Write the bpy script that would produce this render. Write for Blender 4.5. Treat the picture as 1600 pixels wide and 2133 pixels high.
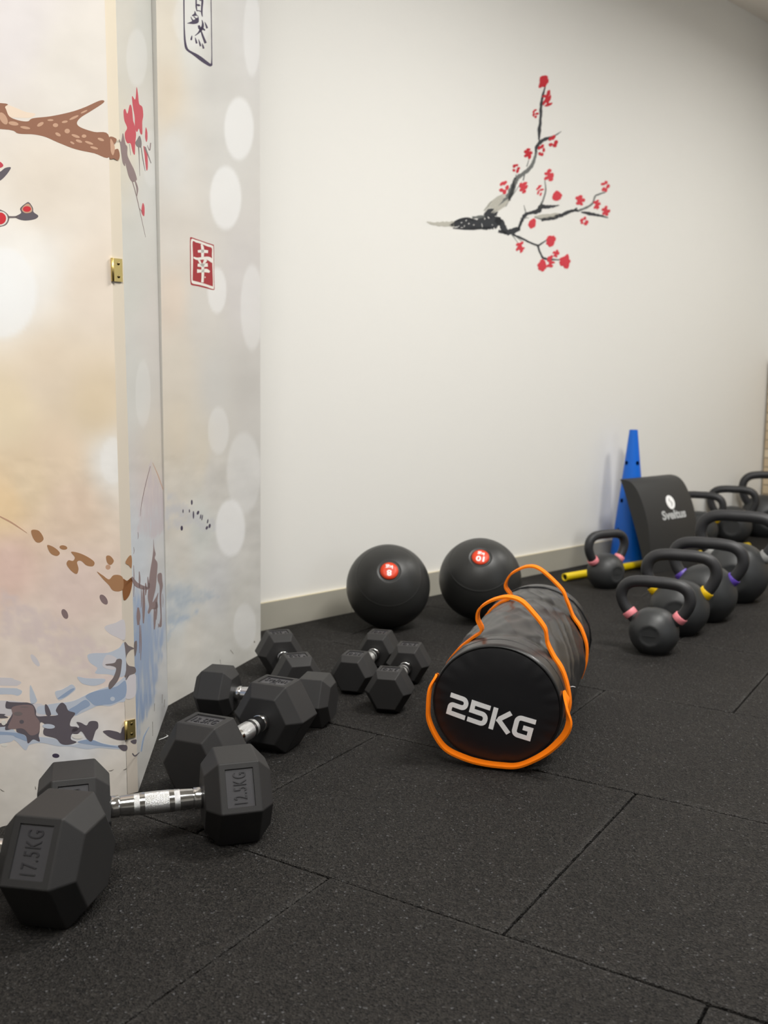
import bpy, bmesh, math, random
from mathutils import Vector, Matrix, noise
for o in list(bpy.data.objects): bpy.data.objects.remove(o)
SC = bpy.context.scene
COL = SC.collection
V = Vector
PI = math.pi
random.seed(4)

# ------------------------------------------------------------------ camera
FPX, PITCH, ROLL, CAMH = 2061.9, 0.128578, -0.0079805, 0.65824
_f = V((0, math.cos(PITCH), -math.sin(PITCH))); _r = V((1, 0, 0)); _d = _f.cross(_r)
CR = _r*math.cos(ROLL) + _d*math.sin(ROLL)
CD = -_r*math.sin(ROLL) + _d*math.cos(ROLL)
CF = _f
CAM = V((0, 0, CAMH))
cd = bpy.data.cameras.new('camera'); cam = bpy.data.objects.new('camera', cd); COL.objects.link(cam)
cd.sensor_fit = 'HORIZONTAL'; cd.sensor_width = 36.0; cd.lens = FPX/1600*36
m = Matrix.Identity(4)
for i in range(3):
    m[i][0] = CR[i]; m[i][1] = -CD[i]; m[i][2] = -CF[i]; m[i][3] = CAM[i]
cam.matrix_world = m
cd.clip_start = 0.05
cd.dof.use_dof = True; cd.dof.focus_distance = 1.5; cd.dof.aperture_fstop = 8.0
SC.camera = cam

# ------------------------------------------------------------------ light
SC.view_settings.view_transform = 'Standard'; SC.view_settings.look = 'None'
SC.view_settings.gamma = 1.0; SC.view_settings.exposure = -0.12
try: SC.view_settings.use_curve_mapping = False
except Exception: pass
WORLD = (0.80, 0.84, 0.90); WORLD_S = 0.05
w = bpy.data.worlds.new('room_air'); SC.world = w; w.use_nodes = True
w.node_tree.nodes['Background'].inputs[0].default_value = (*WORLD, 1)
w.node_tree.nodes['Background'].inputs[1].default_value = WORLD_S
def area(name, loc, power, sx, sy, col=(1, 0.97, 0.92), spread=180, tgt=None):
    l = bpy.data.lights.new(name, 'AREA'); l.shape = 'RECTANGLE'; l.size = sx; l.size_y = sy
    l.energy = power; l.color = col; l.spread = math.radians(spread)
    o = bpy.data.objects.new(name, l); COL.objects.link(o); o.location = loc
    d = (V(tgt)-V(loc)) if tgt else V((0, 0, -1))
    o.rotation_euler = d.to_track_quat('-Z', 'Y').to_euler()
    return o
area('ceiling_panel_light', (1.10, 1.75, 2.17), 54, 0.6, 0.6, (1, 0.985, 0.945), 180)
area('ceiling_panel_light', (2.15, 3.05, 2.17), 22, 0.3, 0.3, (1, 0.985, 0.945), 170)
area('ceiling_panel_light', (-0.1, 0.25, 2.17), 46, 0.9, 0.6, (1, 0.985, 0.945), 180)
area('cool_fill_light', (3.4, -0.6, 1.4), 8, 1.0, 1.0, (0.72, 0.84, 1.0), 180, (0.5, 2.6, 0.5))  # added cool fill that tints the shadows bluish; the room has no window here


# ------------------------------------------------------------------ pixel helpers (points of known planes of the room)
def ray(u, v): return (CF*FPX + CR*(u-800) + CD*(v-1066.5)).normalized()
def at(u, v, z=0.0):
    w_ = ray(u, v); return CAM + w_*((z-CAMH)/w_.z)
def on_plane(u, v, p, n):
    w_ = ray(u, v); return CAM + w_*((p-CAM).dot(n)/w_.dot(n))
WY = -0.764179
WN = V((math.sin(WY), math.cos(WY), 0)); WT = V((WN.y, -WN.x, 0)); WD = 2.102875
CEIL = 2.204
WP = WN*WD

# ------------------------------------------------------------------ materials
def s2l(c):
    return tuple((x/12.92 if x <= 0.04045 else ((x+0.055)/1.055)**2.4) for x in [k/255 for k in c])
def mat(name, rgb, rough=0.5, metal=0.0, bump=None, spec=0.5, coat=0.0, var=None, srgb=True):
    mt = bpy.data.materials.new(name); mt.use_nodes = True
    nt = mt.node_tree; b = nt.nodes['Principled BSDF']
    c = s2l(rgb) if srgb else rgb
    b.inputs['Base Color'].default_value = (*c, 1); b.inputs['Roughness'].default_value = rough
    b.inputs['Metallic'].default_value = metal; b.inputs['Specular IOR Level'].default_value = spec
    b.inputs['Coat Weight'].default_value = coat
    tc = nt.nodes.new('ShaderNodeTexCoord')
    if var:
        n = nt.nodes.new('ShaderNodeTexNoise'); n.inputs['Scale'].default_value = var[0]; n.inputs['Detail'].default_value = 5
        nt.links.new(tc.outputs['Object'], n.inputs['Vector'])
        mr = nt.nodes.new('ShaderNodeMapRange'); mr.inputs['To Min'].default_value = 1-var[1]; mr.inputs['To Max'].default_value = 1+var[1]
        nt.links.new(n.outputs['Fac'], mr.inputs['Value'])
        mx = nt.nodes.new('ShaderNodeVectorMath'); mx.operation = 'SCALE'; mx.inputs[0].default_value = c
        nt.links.new(mr.outputs[0], mx.inputs['Scale']); nt.links.new(mx.outputs[0], b.inputs['Base Color'])
    if bump:
        n = nt.nodes.new('ShaderNodeTexNoise'); n.inputs['Scale'].default_value = bump[0]; n.inputs['Detail'].default_value = 4
        nt.links.new(tc.outputs['Object'], n.inputs['Vector'])
        bp = nt.nodes.new('ShaderNodeBump'); bp.inputs['Strength'].default_value = bump[1]; bp.inputs['Distance'].default_value = bump[2]
        nt.links.new(n.outputs['Fac'], bp.inputs['Height']); nt.links.new(bp.outputs[0], b.inputs['Normal'])
    return mt
M = {}
M['rubber'] = mat('dumbbell_rubber', (44, 43, 43), 0.55, bump=(900, 0.25, 0.0006), spec=0.35, var=(12, 0.10))
M['mark'] = mat('dumbbell_marking', (46, 45, 48), 0.5, spec=0.4)
M['plate'] = mat('dumbbell_plate', (62, 61, 64), 0.42, bump=(700, 0.15, 0.0005), spec=0.5)
M['chrome'] = mat('chrome', (215, 215, 215), 0.13, 1.0)
M['knurl'] = mat('knurled_chrome', (225, 225, 225), 0.32, 1.0)
M['ball'] = mat('ball_rubber', (44, 44, 43), 0.42, bump=(260, 0.12, 0.0008), spec=0.45, var=(9, 0.12))
M['red'] = mat('red_label', (226, 66, 28), 0.45)
M['white'] = mat('white_print', (252, 252, 252), 0.5)
M['pale'] = mat('pale_print', (186, 188, 188), 0.5)
M['vinyl'] = mat('bag_vinyl', (38, 37, 38), 0.30, bump=(220, 0.10, 0.0008), spec=0.55)
M['endvinyl'] = mat('bag_end_vinyl', (24, 24, 27), 0.42, bump=(300, 0.10, 0.0006), spec=0.45)
M['piping'] = mat('bag_piping', (14, 14, 15), 0.45)
M['orange'] = mat('orange_webbing', (255, 128, 8), 0.75, bump=(900, 0.4, 0.0008), spec=0.2)
M['iron'] = mat('kettlebell_coat', (52, 53, 54), 0.46, bump=(500, 0.22, 0.0008), spec=0.5, var=(10, 0.10))
M['grip'] = mat('kettlebell_handle', (46, 46, 48), 0.48, bump=(600, 0.22, 0.0006), spec=0.45)
M['pink'] = mat('pink_ring', (238, 140, 148), 0.5)
M['yellow'] = mat('yellow_ring', (232, 190, 8), 0.45)
M['purple'] = mat('purple_ring', (92, 66, 168), 0.4)
M['grey'] = mat('grey_ring', (150, 150, 148), 0.5)
M['blue'] = mat('cone_plastic', (0, 104, 214), 0.38, spec=0.5)
M['pole'] = mat('pole_plastic', (240, 208, 6), 0.42)
M['dark'] = mat('dark_inside', (12, 12, 12), 0.8)
M['foam'] = mat('mat_foam', (50, 50, 50), 0.55, bump=(500, 0.15, 0.0006), spec=0.35)
M['brass'] = mat('brass', (225, 200, 130), 0.42, 1.0)
M['screw'] = mat('screw_steel', (120, 105, 70), 0.35, 1.0)
M['wall'] = mat('wall_paint', (236, 234, 229), 0.85, bump=(60, 0.12, 0.002), spec=0.2)
M['ceil'] = mat('ceiling_paint', (232, 226, 218), 0.9, bump=(60, 0.1, 0.002), spec=0.1)
M['skirt'] = mat('skirting_tile', (172, 168, 156), 0.45, var=(5, 0.12), spec=0.4)
M['skirt_top'] = mat('skirting_top', (206, 196, 170), 0.6)
M['joint'] = mat('tile_joint', (120, 112, 100), 0.9)
def M2(n, rgb, r=0.6): M[n] = mat(n, rgb, r, spec=0.3)
# knurling bump
nt = M['knurl'].node_tree; tc = nt.nodes.new('ShaderNodeTexCoord'); b = nt.nodes['Principled BSDF']
mp = nt.nodes.new('ShaderNodeMapping'); mp.inputs['Scale'].default_value = (1, 1, 1)
ck = nt.nodes.new('ShaderNodeTexVoronoi'); ck.inputs['Scale'].default_value = 1300
nt.links.new(tc.outputs['Object'], mp.inputs[0]); nt.links.new(mp.outputs[0], ck.inputs['Vector'])
bp = nt.nodes.new('ShaderNodeBump'); bp.inputs['Strength'].default_value = 0.7; bp.inputs['Distance'].default_value = 0.0008
nt.links.new(ck.outputs['Distance'], bp.inputs['Height']); nt.links.new(bp.outputs[0], b.inputs['Normal'])
# rubber granule floor
fm = bpy.data.materials.new('rubber_granule_tile'); fm.use_nodes = True; nt = fm.node_tree; b = nt.nodes['Principled BSDF']
L = nt.links.new
tc = nt.nodes.new('ShaderNodeTexCoord')
vo = nt.nodes.new('ShaderNodeTexVoronoi'); vo.inputs['Scale'].default_value = 430; L(tc.outputs['Object'], vo.inputs['Vector'])
sp = nt.nodes.new('ShaderNodeSeparateColor'); L(vo.outputs['Color'], sp.inputs[0])
rp = nt.nodes.new('ShaderNodeValToRGB'); el = rp.color_ramp.elements
el[0].position = 0.0; el[0].color = (*s2l((10, 9, 9)), 1); el[1].position = 0.95; el[1].color = (*s2l((50, 47, 44)), 1)
e = el.new(0.99); e.color = (*s2l((66, 64, 63)), 1); e = el.new(0.9975); e.color = (*s2l((92, 92, 94)), 1)
L(sp.outputs[0], rp.inputs[0])
nz = nt.nodes.new('ShaderNodeTexNoise'); nz.inputs['Scale'].default_value = 5; nz.inputs['Detail'].default_value = 6; L(tc.outputs['Object'], nz.inputs['Vector'])
mr = nt.nodes.new('ShaderNodeMapRange'); mr.inputs['To Min'].default_value = 0.75; mr.inputs['To Max'].default_value = 1.25; L(nz.outputs['Fac'], mr.inputs['Value'])
sc = nt.nodes.new('ShaderNodeVectorMath'); sc.operation = 'SCALE'; L(rp.outputs[0], sc.inputs[0]); L(mr.outputs[0], sc.inputs['Scale'])
# crumbled tile edge: lighter grains where the edge attribute is high
at_ = nt.nodes.new('ShaderNodeAttribute'); at_.attribute_name = 'edge'
gm = nt.nodes.new('ShaderNodeMath'); gm.operation = 'MULTIPLY'; L(at_.outputs['Fac'], gm.inputs[0]); L(sp.outputs[1], gm.inputs[1])
mx = nt.nodes.new('ShaderNodeMix'); mx.data_type = 'RGBA'; L(gm.outputs[0], mx.inputs[0]); L(sc.outputs[0], mx.inputs[6]); mx.inputs[7].default_value = (*s2l((76, 74, 72)), 1)
L(mx.outputs[2], b.inputs['Base Color'])
b.inputs['Roughness'].default_value = 0.72; b.inputs['Specular IOR Level'].default_value = 0.25
n2 = nt.nodes.new('ShaderNodeTexNoise'); n2.inputs['Scale'].default_value = 600; L(tc.outputs['Object'], n2.inputs['Vector'])
ad = nt.nodes.new('ShaderNodeMath'); L(vo.outputs['Distance'], ad.inputs[0]); L(n2.outputs['Fac'], ad.inputs[1])
bp = nt.nodes.new('ShaderNodeBump'); bp.inputs['Strength'].default_value = 0.9; bp.inputs['Distance'].default_value = 0.0030
L(ad.outputs[0], bp.inputs['Height']); L(bp.outputs[0], b.inputs['Normal'])
M['floor'] = fm
# stone cladding
bm_ = bpy.data.materials.new('stone_cladding'); bm_.use_nodes = True; nt = bm_.node_tree; b = nt.nodes['Principled BSDF']; L = nt.links.new
tc = nt.nodes.new('ShaderNodeTexCoord'); mp = nt.nodes.new('ShaderNodeMapping'); mp.inputs['Rotation'].default_value = (PI/2, 0, 0)
br = nt.nodes.new('ShaderNodeTexBrick'); br.inputs['Scale'].default_value = 6; br.inputs['Color1'].default_value = (*s2l((222, 206, 178)), 1)
br.inputs['Color2'].default_value = (*s2l((200, 178, 146)), 1); br.inputs['Mortar'].default_value = (*s2l((158, 140, 118)), 1)
L(tc.outputs['Object'], mp.inputs[0]); L(mp.outputs[0], br.inputs[0]); L(br.outputs[0], b.inputs['Base Color']); b.inputs['Roughness'].default_value = 0.9
M['stone'] = bm_

# ------------------------------------------------------------------ mesh builder
class MB:
    def __init__(s): s.v = []; s.f = []; s.m = []; s.sm = []
    def add(s, verts, faces, mi=0, smooth=False):
        o = len(s.v); s.v += [V(p) for p in verts]
        for f in faces: s.f.append([i+o for i in f]); s.m.append(mi); s.sm.append(smooth)
    def box(s, p, ax, ay, az, mi=0):
        p, ax, ay, az = V(p), V(ax), V(ay), V(az)
        vs = [p, p+ax, p+ax+ay, p+ay]; vs += [q+az for q in vs]
        s.add(vs, [(0, 3, 2, 1), (4, 5, 6, 7), (0, 1, 5, 4), (1, 2, 6, 5), (2, 3, 7, 6), (3, 0, 4, 7)], mi)
    def build(s, name, mats, parent=None, org=None, recalc=False):
        me = bpy.data.meshes.new(name)
        vs = [p-org for p in s.v] if org is not None else s.v
        me.from_pydata([tuple(p) for p in vs], [], s.f)
        for mt in (mats if isinstance(mats, list) else [mats]): me.materials.append(M[mt])
        for p, mi, sm in zip(me.polygons, s.m, s.sm): p.material_index = mi; p.use_smooth = sm
        if recalc:
            bm = bmesh.new(); bm.from_mesh(me); bmesh.ops.recalc_face_normals(bm, faces=bm.faces); bm.to_mesh(me); bm.free()
        me.update()
        o = bpy.data.objects.new(name, me); COL.objects.link(o)
        if parent: o.parent = parent
        return o
def tube(mb, pts, rad, seg=16, closed=False, mi=0, caps=True, flat=None):
    pts = [V(p) for p in pts]; n = len(pts); rings = []
    T = []
    for i in range(n):
        a = pts[(i-1) % n] if closed or i > 0 else pts[0]; c = pts[(i+1) % n] if closed or i < n-1 else pts[-1]
        T.append((c-a).normalized())
    up = V((0, 0, 1)) if abs(T[0].z) < 0.9 else V((1, 0, 0))
    nn = (up - T[0]*up.dot(T[0])).normalized()
    vs = []
    for i in range(n):
        nn = (nn - T[i]*nn.dot(T[i])).normalized(); bb = T[i].cross(nn)
        r = rad[i] if hasattr(rad, '__len__') else rad
        for k in range(seg):
            a = 2*PI*k/seg; vs.append(pts[i] + nn*math.cos(a)*r + bb*math.sin(a)*r)
    fs = []
    for i in range(n if closed else n-1):
        j = (i+1) % n
        for k in range(seg):
            l = (k+1) % seg; fs.append((i*seg+k, i*seg+l, j*seg+l, j*seg+k))
    mb.add(vs, fs, mi, True)
    if caps and not closed:
        o = len(mb.v)-len(vs)
        mb.f.append([o+k for k in range(seg)][::-1]); mb.m.append(mi); mb.sm.append(False)
        mb.f.append([o+(n-1)*seg+k for k in range(seg)]); mb.m.append(mi); mb.sm.append(False)
def lathe(mb, prof, org=V((0, 0, 0)), ax=V((0, 0, 1)), seg=48, mi=0, smooth=True):
    ax = ax.normalized(); e1 = ax.orthogonal().normalized(); e2 = ax.cross(e1); vs = []; fs = []
    for (r, h) in prof:
        for k in range(seg):
            a = 2*PI*k/seg; vs.append(org + ax*h + e1*(r*math.cos(a)) + e2*(r*math.sin(a)))
    for i in range(len(prof)-1):
        for k in range(seg):
            l = (k+1) % seg; fs.append((i*seg+k, i*seg+l, (i+1)*seg+l, (i+1)*seg+k))
    mb.add(vs, fs, mi, smooth)
def cr(pts, n=8, closed=False):
    out = []; N = len(pts)
    for i in range(N if closed else N-1):
        g = lambda k: pts[k % N] if closed else pts[max(0, min(N-1, k))]
        p0, p1, p2, p3 = g(i-1), g(i), g(i+1), g(i+2)
        for k in range(n):
            t = k/n
            out.append(tuple(0.5*((2*b)+(-a+c)*t+(2*a-5*b+4*c-d)*t*t+(-a+3*b-3*c+d)*t**3) for a, b, c, d in zip(p0, p1, p2, p3)))
    if not closed: out.append(tuple(pts[-1]))
    return out
def tag(o, label=None, cat=None, group=None, kind=None):
    if label: o['label'] = label
    if cat: o['category'] = cat
    if group: o['group'] = group
    if kind: o['kind'] = kind
    return o
def empty(name, loc, rz=0.0):
    o = bpy.data.objects.new(name, None); COL.objects.link(o); o.location = loc; o.rotation_euler = (0, 0, rz); o.empty_display_size = 0.05
    return o
def bevel(o, w_, seg=2, ang=20):
    bm = bmesh.new(); bm.from_mesh(o.data)
    es = [e for e in bm.edges if len(e.link_faces) == 2 and e.calc_face_angle(0) > math.radians(ang)]
    bmesh.ops.bevel(bm, geom=es, offset=w_, segments=seg, affect='EDGES', profile=0.5, clamp_overlap=True)
    bm.to_mesh(o.data); bm.free()
def text_tris(body, bold=0.0, spacing=1.0):
    c = bpy.data.curves.new('t', 'FONT'); c.body = body; c.size = 1.0; c.offset = bold; c.resolution_u = 4
    c.align_x = 'LEFT'; c.space_character = spacing
    o = bpy.data.objects.new('t', c); COL.objects.link(o)
    dg = bpy.context.evaluated_depsgraph_get(); me = bpy.data.meshes.new_from_object(o.evaluated_get(dg))
    bpy.data.objects.remove(o)
    vs = [(v.co.x, v.co.y) for v in me.vertices]; fs = [list(p.vertices) for p in me.polygons]
    edges = {}
    for f in fs:
        for a, b2 in zip(f, f[1:]+f[:1]): edges.setdefault((min(a, b2), max(a, b2)), []).append((a, b2))
    rim = [e_[0] for e_ in edges.values() if len(e_) == 1]
    x0 = min(p[0] for p in vs); x1 = max(p[0] for p in vs); y0 = min(p[1] for p in vs); y1 = max(p[1] for p in vs)
    vs = [((x-x0)/(x1-x0), (y-y0)/(y1-y0)) for x, y in vs]
    return vs, fs, rim
def put_text(mb, body, fn, thick=0.0008, bold=0.0, mi=0, spacing=1.0):
    """fn(x01, y01, h) -> point ; solid letters standing 'thick' proud"""
    vs, fs, rim = text_tris(body, bold, spacing); n = len(vs)
    P = [fn(x, y, thick) for x, y in vs] + [fn(x, y, -0.0003) for x, y in vs]
    F = [list(f) for f in fs] + [(a, a+n, b2+n, b2) for a, b2 in rim]
    mb.add(P, F, mi)

# ================================================================== SETTING
# floor: rubber tiles half a metre wide, laid in offset rows at an angle to the wall
TY = 0.565116; TN = V((math.sin(TY), math.cos(TY), 0)); TT = V((math.cos(TY), -math.sin(TY), 0)); T0 = 0.5
RO = 2.0505
OFF = {-1: 0.5374, 0: 0.0492, 1: 0.579, 2: 0.12, 3: 0.6, 4: 0.1, 5: 0.55}
fl = MB(); edge_attr = []
def jag(a, b2, n): return [a+(b2-a)*k/n for k in range(n+1)]
rnd = random.Random(7)
for r in range(-6, 9):
    off = OFF.get(r, rnd.random())
    for c in range(-9, 8):
        n0 = (RO+r)*T0; t0 = (off+c)*T0; g = 0.0014
        cen = TN*(n0+T0/2)+TT*(t0+T0/2)
        if cen.y < -1.6 or cen.dot(WN) > WD+0.45 or cen.length > 6.2: continue
        hz = rnd.uniform(-0.0006, 0.0006); near = cen.length < 4.2
        tx, ty = rnd.uniform(-0.0014, 0.0014), rnd.uniform(-0.0014, 0.0014)
        K = 90 if (near and cen.length < 2.6) else 40 if near else 8
        ts = [0, 0.0022, 0.005, 0.010]; inner = [0.018+(T0-0.036)*k/K for k in range(K+1)]
        cs = ts + inner + [T0-0.010, T0-0.005, T0-0.0022, T0]
        N = len(cs); vs = []; ed = []
        for i, a in enumerate(cs):
            for j, b2 in enumerate(cs):
                x = a; y = b2
                da = min(a, T0-a); db = min(b2, T0-b2); dd = min(da, db)
                q = TN*(n0+x)+TT*(t0+y)
                jn = noise.noise(q*260)*0.0022 + noise.noise(q*90)*0.0022
                z = hz + tx*(a/T0-.5) + ty*(b2/T0-.5)
                if da < 0.001: x += (1 if a < .1 else -1)*(g+abs(jn)*0.7); z -= 0.0026
                elif da < 0.003: z -= 0.0009+abs(jn)*0.35
                if db < 0.001: y += (1 if b2 < .1 else -1)*(g+abs(jn)*0.7); z -= 0.0026
                elif db < 0.003: z -= 0.0009+abs(jn)*0.35
                p = TN*(n0+x)+TT*(t0+y); p.z = z
                vs.append(p); ed.append(max(0, 1-dd/0.011)*(0.5+0.9*(noise.noise(q*7)+0.15)))
        fs = [(i*N+j, i*N+j+1, (i+1)*N+j+1, (i+1)*N+j) for i in range(N-1) for j in range(N-1)]
        rim = [i for i in range(N)] + [i*N+N-1 for i in range(1, N)] + [(N-1)*N+j for j in range(N-2, -1, -1)] + [i*N for i in range(N-2, 0, -1)]
        o_ = len(vs)
        for i in rim: p = vs[i].copy(); p.z = -0.018; vs.append(p); ed.append(0)
        R_ = len(rim)
        fs += [(rim[k], o_+k, o_+(k+1) % R_, rim[(k+1) % R_]) for k in range(R_)]
        fl.add(vs, fs); edge_attr += ed
fl.v and None
nb = len(fl.v)
fl.add([V((-5, -3, -0.018)), V((6, -3, -0.018)), V((6, 7, -0.018)), V((-5, 7, -0.018))], [(0, 1, 2, 3)]); edge_attr += [0]*4
fo = fl.build('floor', ['floor']); tag(fo, kind='structure')
a = fo.data.attributes.new('edge', 'FLOAT', 'POINT'); a.data.foreach_set('value', [max(0, min(1, x)) for x in edge_attr])
bm = bmesh.new(); bm.from_mesh(fo.data); bmesh.ops.recalc_face_normals(bm, faces=bm.faces)
for f in bm.faces:
    if f.normal.z < -0.5: f.normal_flip()
bm.to_mesh(fo.data); bm.free()

TR = 4.467      # room corner, measured along the wall
def W(t, n, z): return WT*t + WN*(WD-n) + V((0, 0, z))
mb = MB(); mb.box(W(-2.2, 0, -0.02), WT*(TR+2.3), WN*0.12, V((0, 0, CEIL+0.04)))
tag(mb.build('wall_back', 'wall', recalc=True), kind='structure')
mb = MB(); mb.box(W(TR, -0.1, -0.02), WT*0.12, -WN*2.9, V((0, 0, CEIL+0.04)))
tag(mb.build('wall_right', 'wall', recalc=True), kind='structure')
mb = MB(); mb.box(W(-2.2, -0.1, -0.02), -WT*0.12, -WN*5.3, V((0, 0, CEIL+0.04)))
tag(mb.build('wall_left', 'wall', recalc=True), kind='structure')
mb = MB(); mb.box(W(-2.3, 5.1, -0.02), WT*(TR+2.4), -WN*0.12, V((0, 0, CEIL+0.04)))
tag(mb.build('wall_front', 'wall', recalc=True), kind='structure')
mb = MB(); mb.box(W(-2.2, -0.1, CEIL), WT*(TR+2.3), -WN*5.2, V((0, 0, 0.08)))
tag(mb.build('ceiling', 'ceil', recalc=True), kind='structure')
mb = MB(); mb.box(W(TR-0.025, 0.012, 0), WT*0.025, -WN*2.6, V((0, 0, 0.78)))
tag(mb.build('trim_1', 'stone', recalc=True), kind='structure')
mb = MB(); t = -2.1; tj = (onw := on_plane(728, 1250, WP, WN)).dot(WT)
t = tj - 0.6*5
while t < TR-0.03:
    l = min(0.6, TR-0.028-t)
    mb.box(W(t+0.001, 0, 0), WT*(l-0.002), -WN*0.0095, V((0, 0, 0.0735)))
    mb.box(W(t+0.001, 0, 0.0735), WT*(l-0.002), -WN*0.0095, V((0, 0, 0.0012)), 1)
    mb.box(W(t+l-0.002, 0, 0), WT*0.003, -WN*0.0088, V((0, 0, 0.073)), 2)
    t += 0.6
tag(mb.build('baseboard_back', ['skirt', 'skirt_top', 'joint'], recalc=True), kind='structure')

# ================================================================== flat shapes on a plane
def blob(mb, mp, pts, off, mi=0, smooth=True, n=5):
    q = cr(pts, n, True) if smooth else pts
    A = sum(q[i][0]*q[(i+1) % len(q)][1]-q[(i+1) % len(q)][0]*q[i][1] for i in range(len(q)))
    if A > 0: q = q[::-1]
    N = len(q)
    mb.add([mp(u, v, off) for u, v in q]+[mp(u, v, 0) for u, v in q], [list(range(N))]+[(i, i+N, (i+1) % N+N, (i+1) % N) for i in range(N)], mi)
def ell(mb, mp, cx, cy, rx, ry, off, mi=0, rot=0, n=18, jit=0, seed=0):
    rr = random.Random(seed*97+int(cx*7+cy)); c, s = math.cos(math.radians(rot)), math.sin(math.radians(rot)); pts = []
    for k in range(n):
        a_ = 2*PI*k/n; f = 1+rr.uniform(-jit, jit); x, y = rx*f*math.cos(a_), ry*f*math.sin(a_)
        pts.append((cx+x*c-y*s, cy+x*s+y*c))
    blob(mb, mp, pts, off, mi, False)
def stroke(mb, mp, pts, ws, off, mi=0, n=6, rough=0):
    q = cr([(x, y, w_) for (x, y), w_ in zip(pts, ws)], n); Lf, Rt = [], []
    for i in range(len(q)):
        a_ = q[max(0, i-1)]; c_ = q[min(len(q)-1, i+1)]; dx, dy = c_[0]-a_[0], c_[1]-a_[1]; l = math.hypot(dx, dy) or 1
        nx, ny = -dy/l, dx/l; w_ = max(q[i][2], 0.15)/2
        j1 = 1+random.uniform(-rough, rough); j2 = 1+random.uniform(-rough, rough)
        Lf.append((q[i][0]+nx*w_*j1, q[i][1]+ny*w_*j1)); Rt.append((q[i][0]-nx*w_*j2, q[i][1]-ny*w_*j2))
    N = len(q); vs = [mp(u, v, off) for u, v in Lf]+[mp(u, v, off) for u, v in Rt]+[mp(u, v, 0) for u, v in Lf]+[mp(u, v, 0) for u, v in Rt]
    fs = []
    for i in range(N-1):
        fs += [(i, i+1, N+i+1, N+i), (i, 2*N+i, 2*N+i+1, i+1), (N+i, N+i+1, 3*N+i+1, 3*N+i)]
    mb.add(vs, fs, mi)
def Z(ox, oy, s): return lambda x, y: (ox+x/s, oy+y/s)
def zz(z, pts): return [z(*p) for p in pts]

# ================================================================== blossom decal on the back wall
M2('ink', (52, 54, 58)); M2('ink_soft', (112, 114, 112)); M2('ink_wash', (188, 185, 174)); M2('bloom_deep', (196, 34, 48)); M2('bloom', (212, 62, 74))
wo = on_plane(1090, 360, WP, WN)
dec = empty('wall_decal', wo)
tag(dec, 'black ink cherry branch decal with red blossoms, stuck on the white back wall', 'wall decal')
wm = lambda u, v, off: on_plane(u, v, WP, WN) - WN*off
z7 = Z(860, 120, 3.478)
mb = MB()
S = lambda pts, ws, mi=0, off=0.0006, rough=0.25: stroke(mb, wm, zz(z7, pts), [w_/3.478 for w_ in ws], off, mi, 6, rough)
S([(100, 1190), (160, 1205), (230, 1205), (300, 1205)], [8, 24, 34, 40], 2)
for k_ in range(6): S([(512+k_*14, 1112+k_*3), (560+k_*12, 1056+k_*9), (625+k_*8, 1008+k_*12), (672+k_*5, 985+k_*10)], [4, 15, 16, 6], 2, 0.0005+k_*0.00003)
S([(520, 1110), (570, 1040)], [4, 3], 1); S([(430, 1160), (520, 1150)], [20, 20], 1)
S([(880, 1155), (960, 1150), (1060, 1140)], [12, 30, 30], 2)
S([(265, 1215), (330, 1205), (400, 1205), (470, 1205), (540, 1200), (600, 1190), (640, 1195)], [8, 50, 70, 76, 84, 90, 40])
S([(520, 1150), (570, 1125), (610, 1135)], [30, 60, 40]); S([(300, 1190), (380, 1165), (460, 1180)], [10, 16, 10]); S([(290, 1235), (420, 1240), (560, 1230)], [8, 18, 12])
S([(600, 1170), (640, 1200), (660, 1250), (700, 1265), (760, 1245), (775, 1240)], [40, 46, 44, 40, 36, 20])
S([(620, 1255), (680, 1272)], [20, 20])
S([(765, 1245), (785, 1190), (815, 1140), (850, 1125), (910, 1110), (925, 1080), (960, 1080), (1010, 1078), (1060, 1070)], [22, 20, 26, 22, 34, 34, 28, 18, 6], 0)
S([(805, 1070), (820, 1130)], [3, 8], 1); S([(780, 1165), (840, 1160)], [10, 4], 1)
S([(915, 1090), (945, 1030), (962, 960), (955, 880)], [20, 12, 10, 4], 1)
S([(600, 1110), (660, 1050), (700, 1000), (740, 900), (760, 870), (800, 840), (850, 800), (880, 740), (895, 680)], [24, 34, 44, 36, 30, 28, 24, 20, 16], 1)
S([(740, 870), (720, 960), (690, 1040)], [16, 26, 16]); S([(672, 1080), (720, 1000), (790, 900)], [4, 6, 3], 1)
S([(890, 690), (900, 640), (940, 600), (990, 580), (1030, 565), (1075, 535)], [14, 24, 26, 16, 10, 3])
S([(915, 600), (915, 540), (925, 440), (930, 340), (945, 260), (960, 210)], [8, 24, 18, 20, 14, 6])
S([(800, 890), (810, 840)], [8, 10], 1); S([(825, 790), (840, 740)], [8, 4], 1); S([(745, 880), (748, 845)], [8, 4], 1)
S([(930, 1175), (1000, 1165), (1080, 1140), (1150, 1110), (1200, 1110)], [20, 26, 26, 20, 18], 0); S([(880, 1158), (950, 1175)], [4, 10], 1)
S([(1150, 1115), (1190, 1090)], [10, 10]); S([(1200, 1110), (1270, 1080), (1305, 1050), (1320, 1005), (1350, 990), (1395, 975)], [16, 14, 12, 12, 12, 8], 1)
S([(1220, 1120), (1280, 1130), (1340, 1142), (1415, 1160)], [12, 22, 18, 6])
S([(720, 1280), (790, 1310), (860, 1345), (905, 1362)], [12, 14, 12, 14]); S([(905, 1365), (965, 1325)], [14, 8]); S([(905, 1365), (930, 1430), (960, 1458), (1060, 1465)], [16, 12, 16, 8])
S([(715, 1280), (760, 1340)], [6, 3], 1); S([(740, 1290), (790, 1330)], [6, 3], 1)
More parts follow.
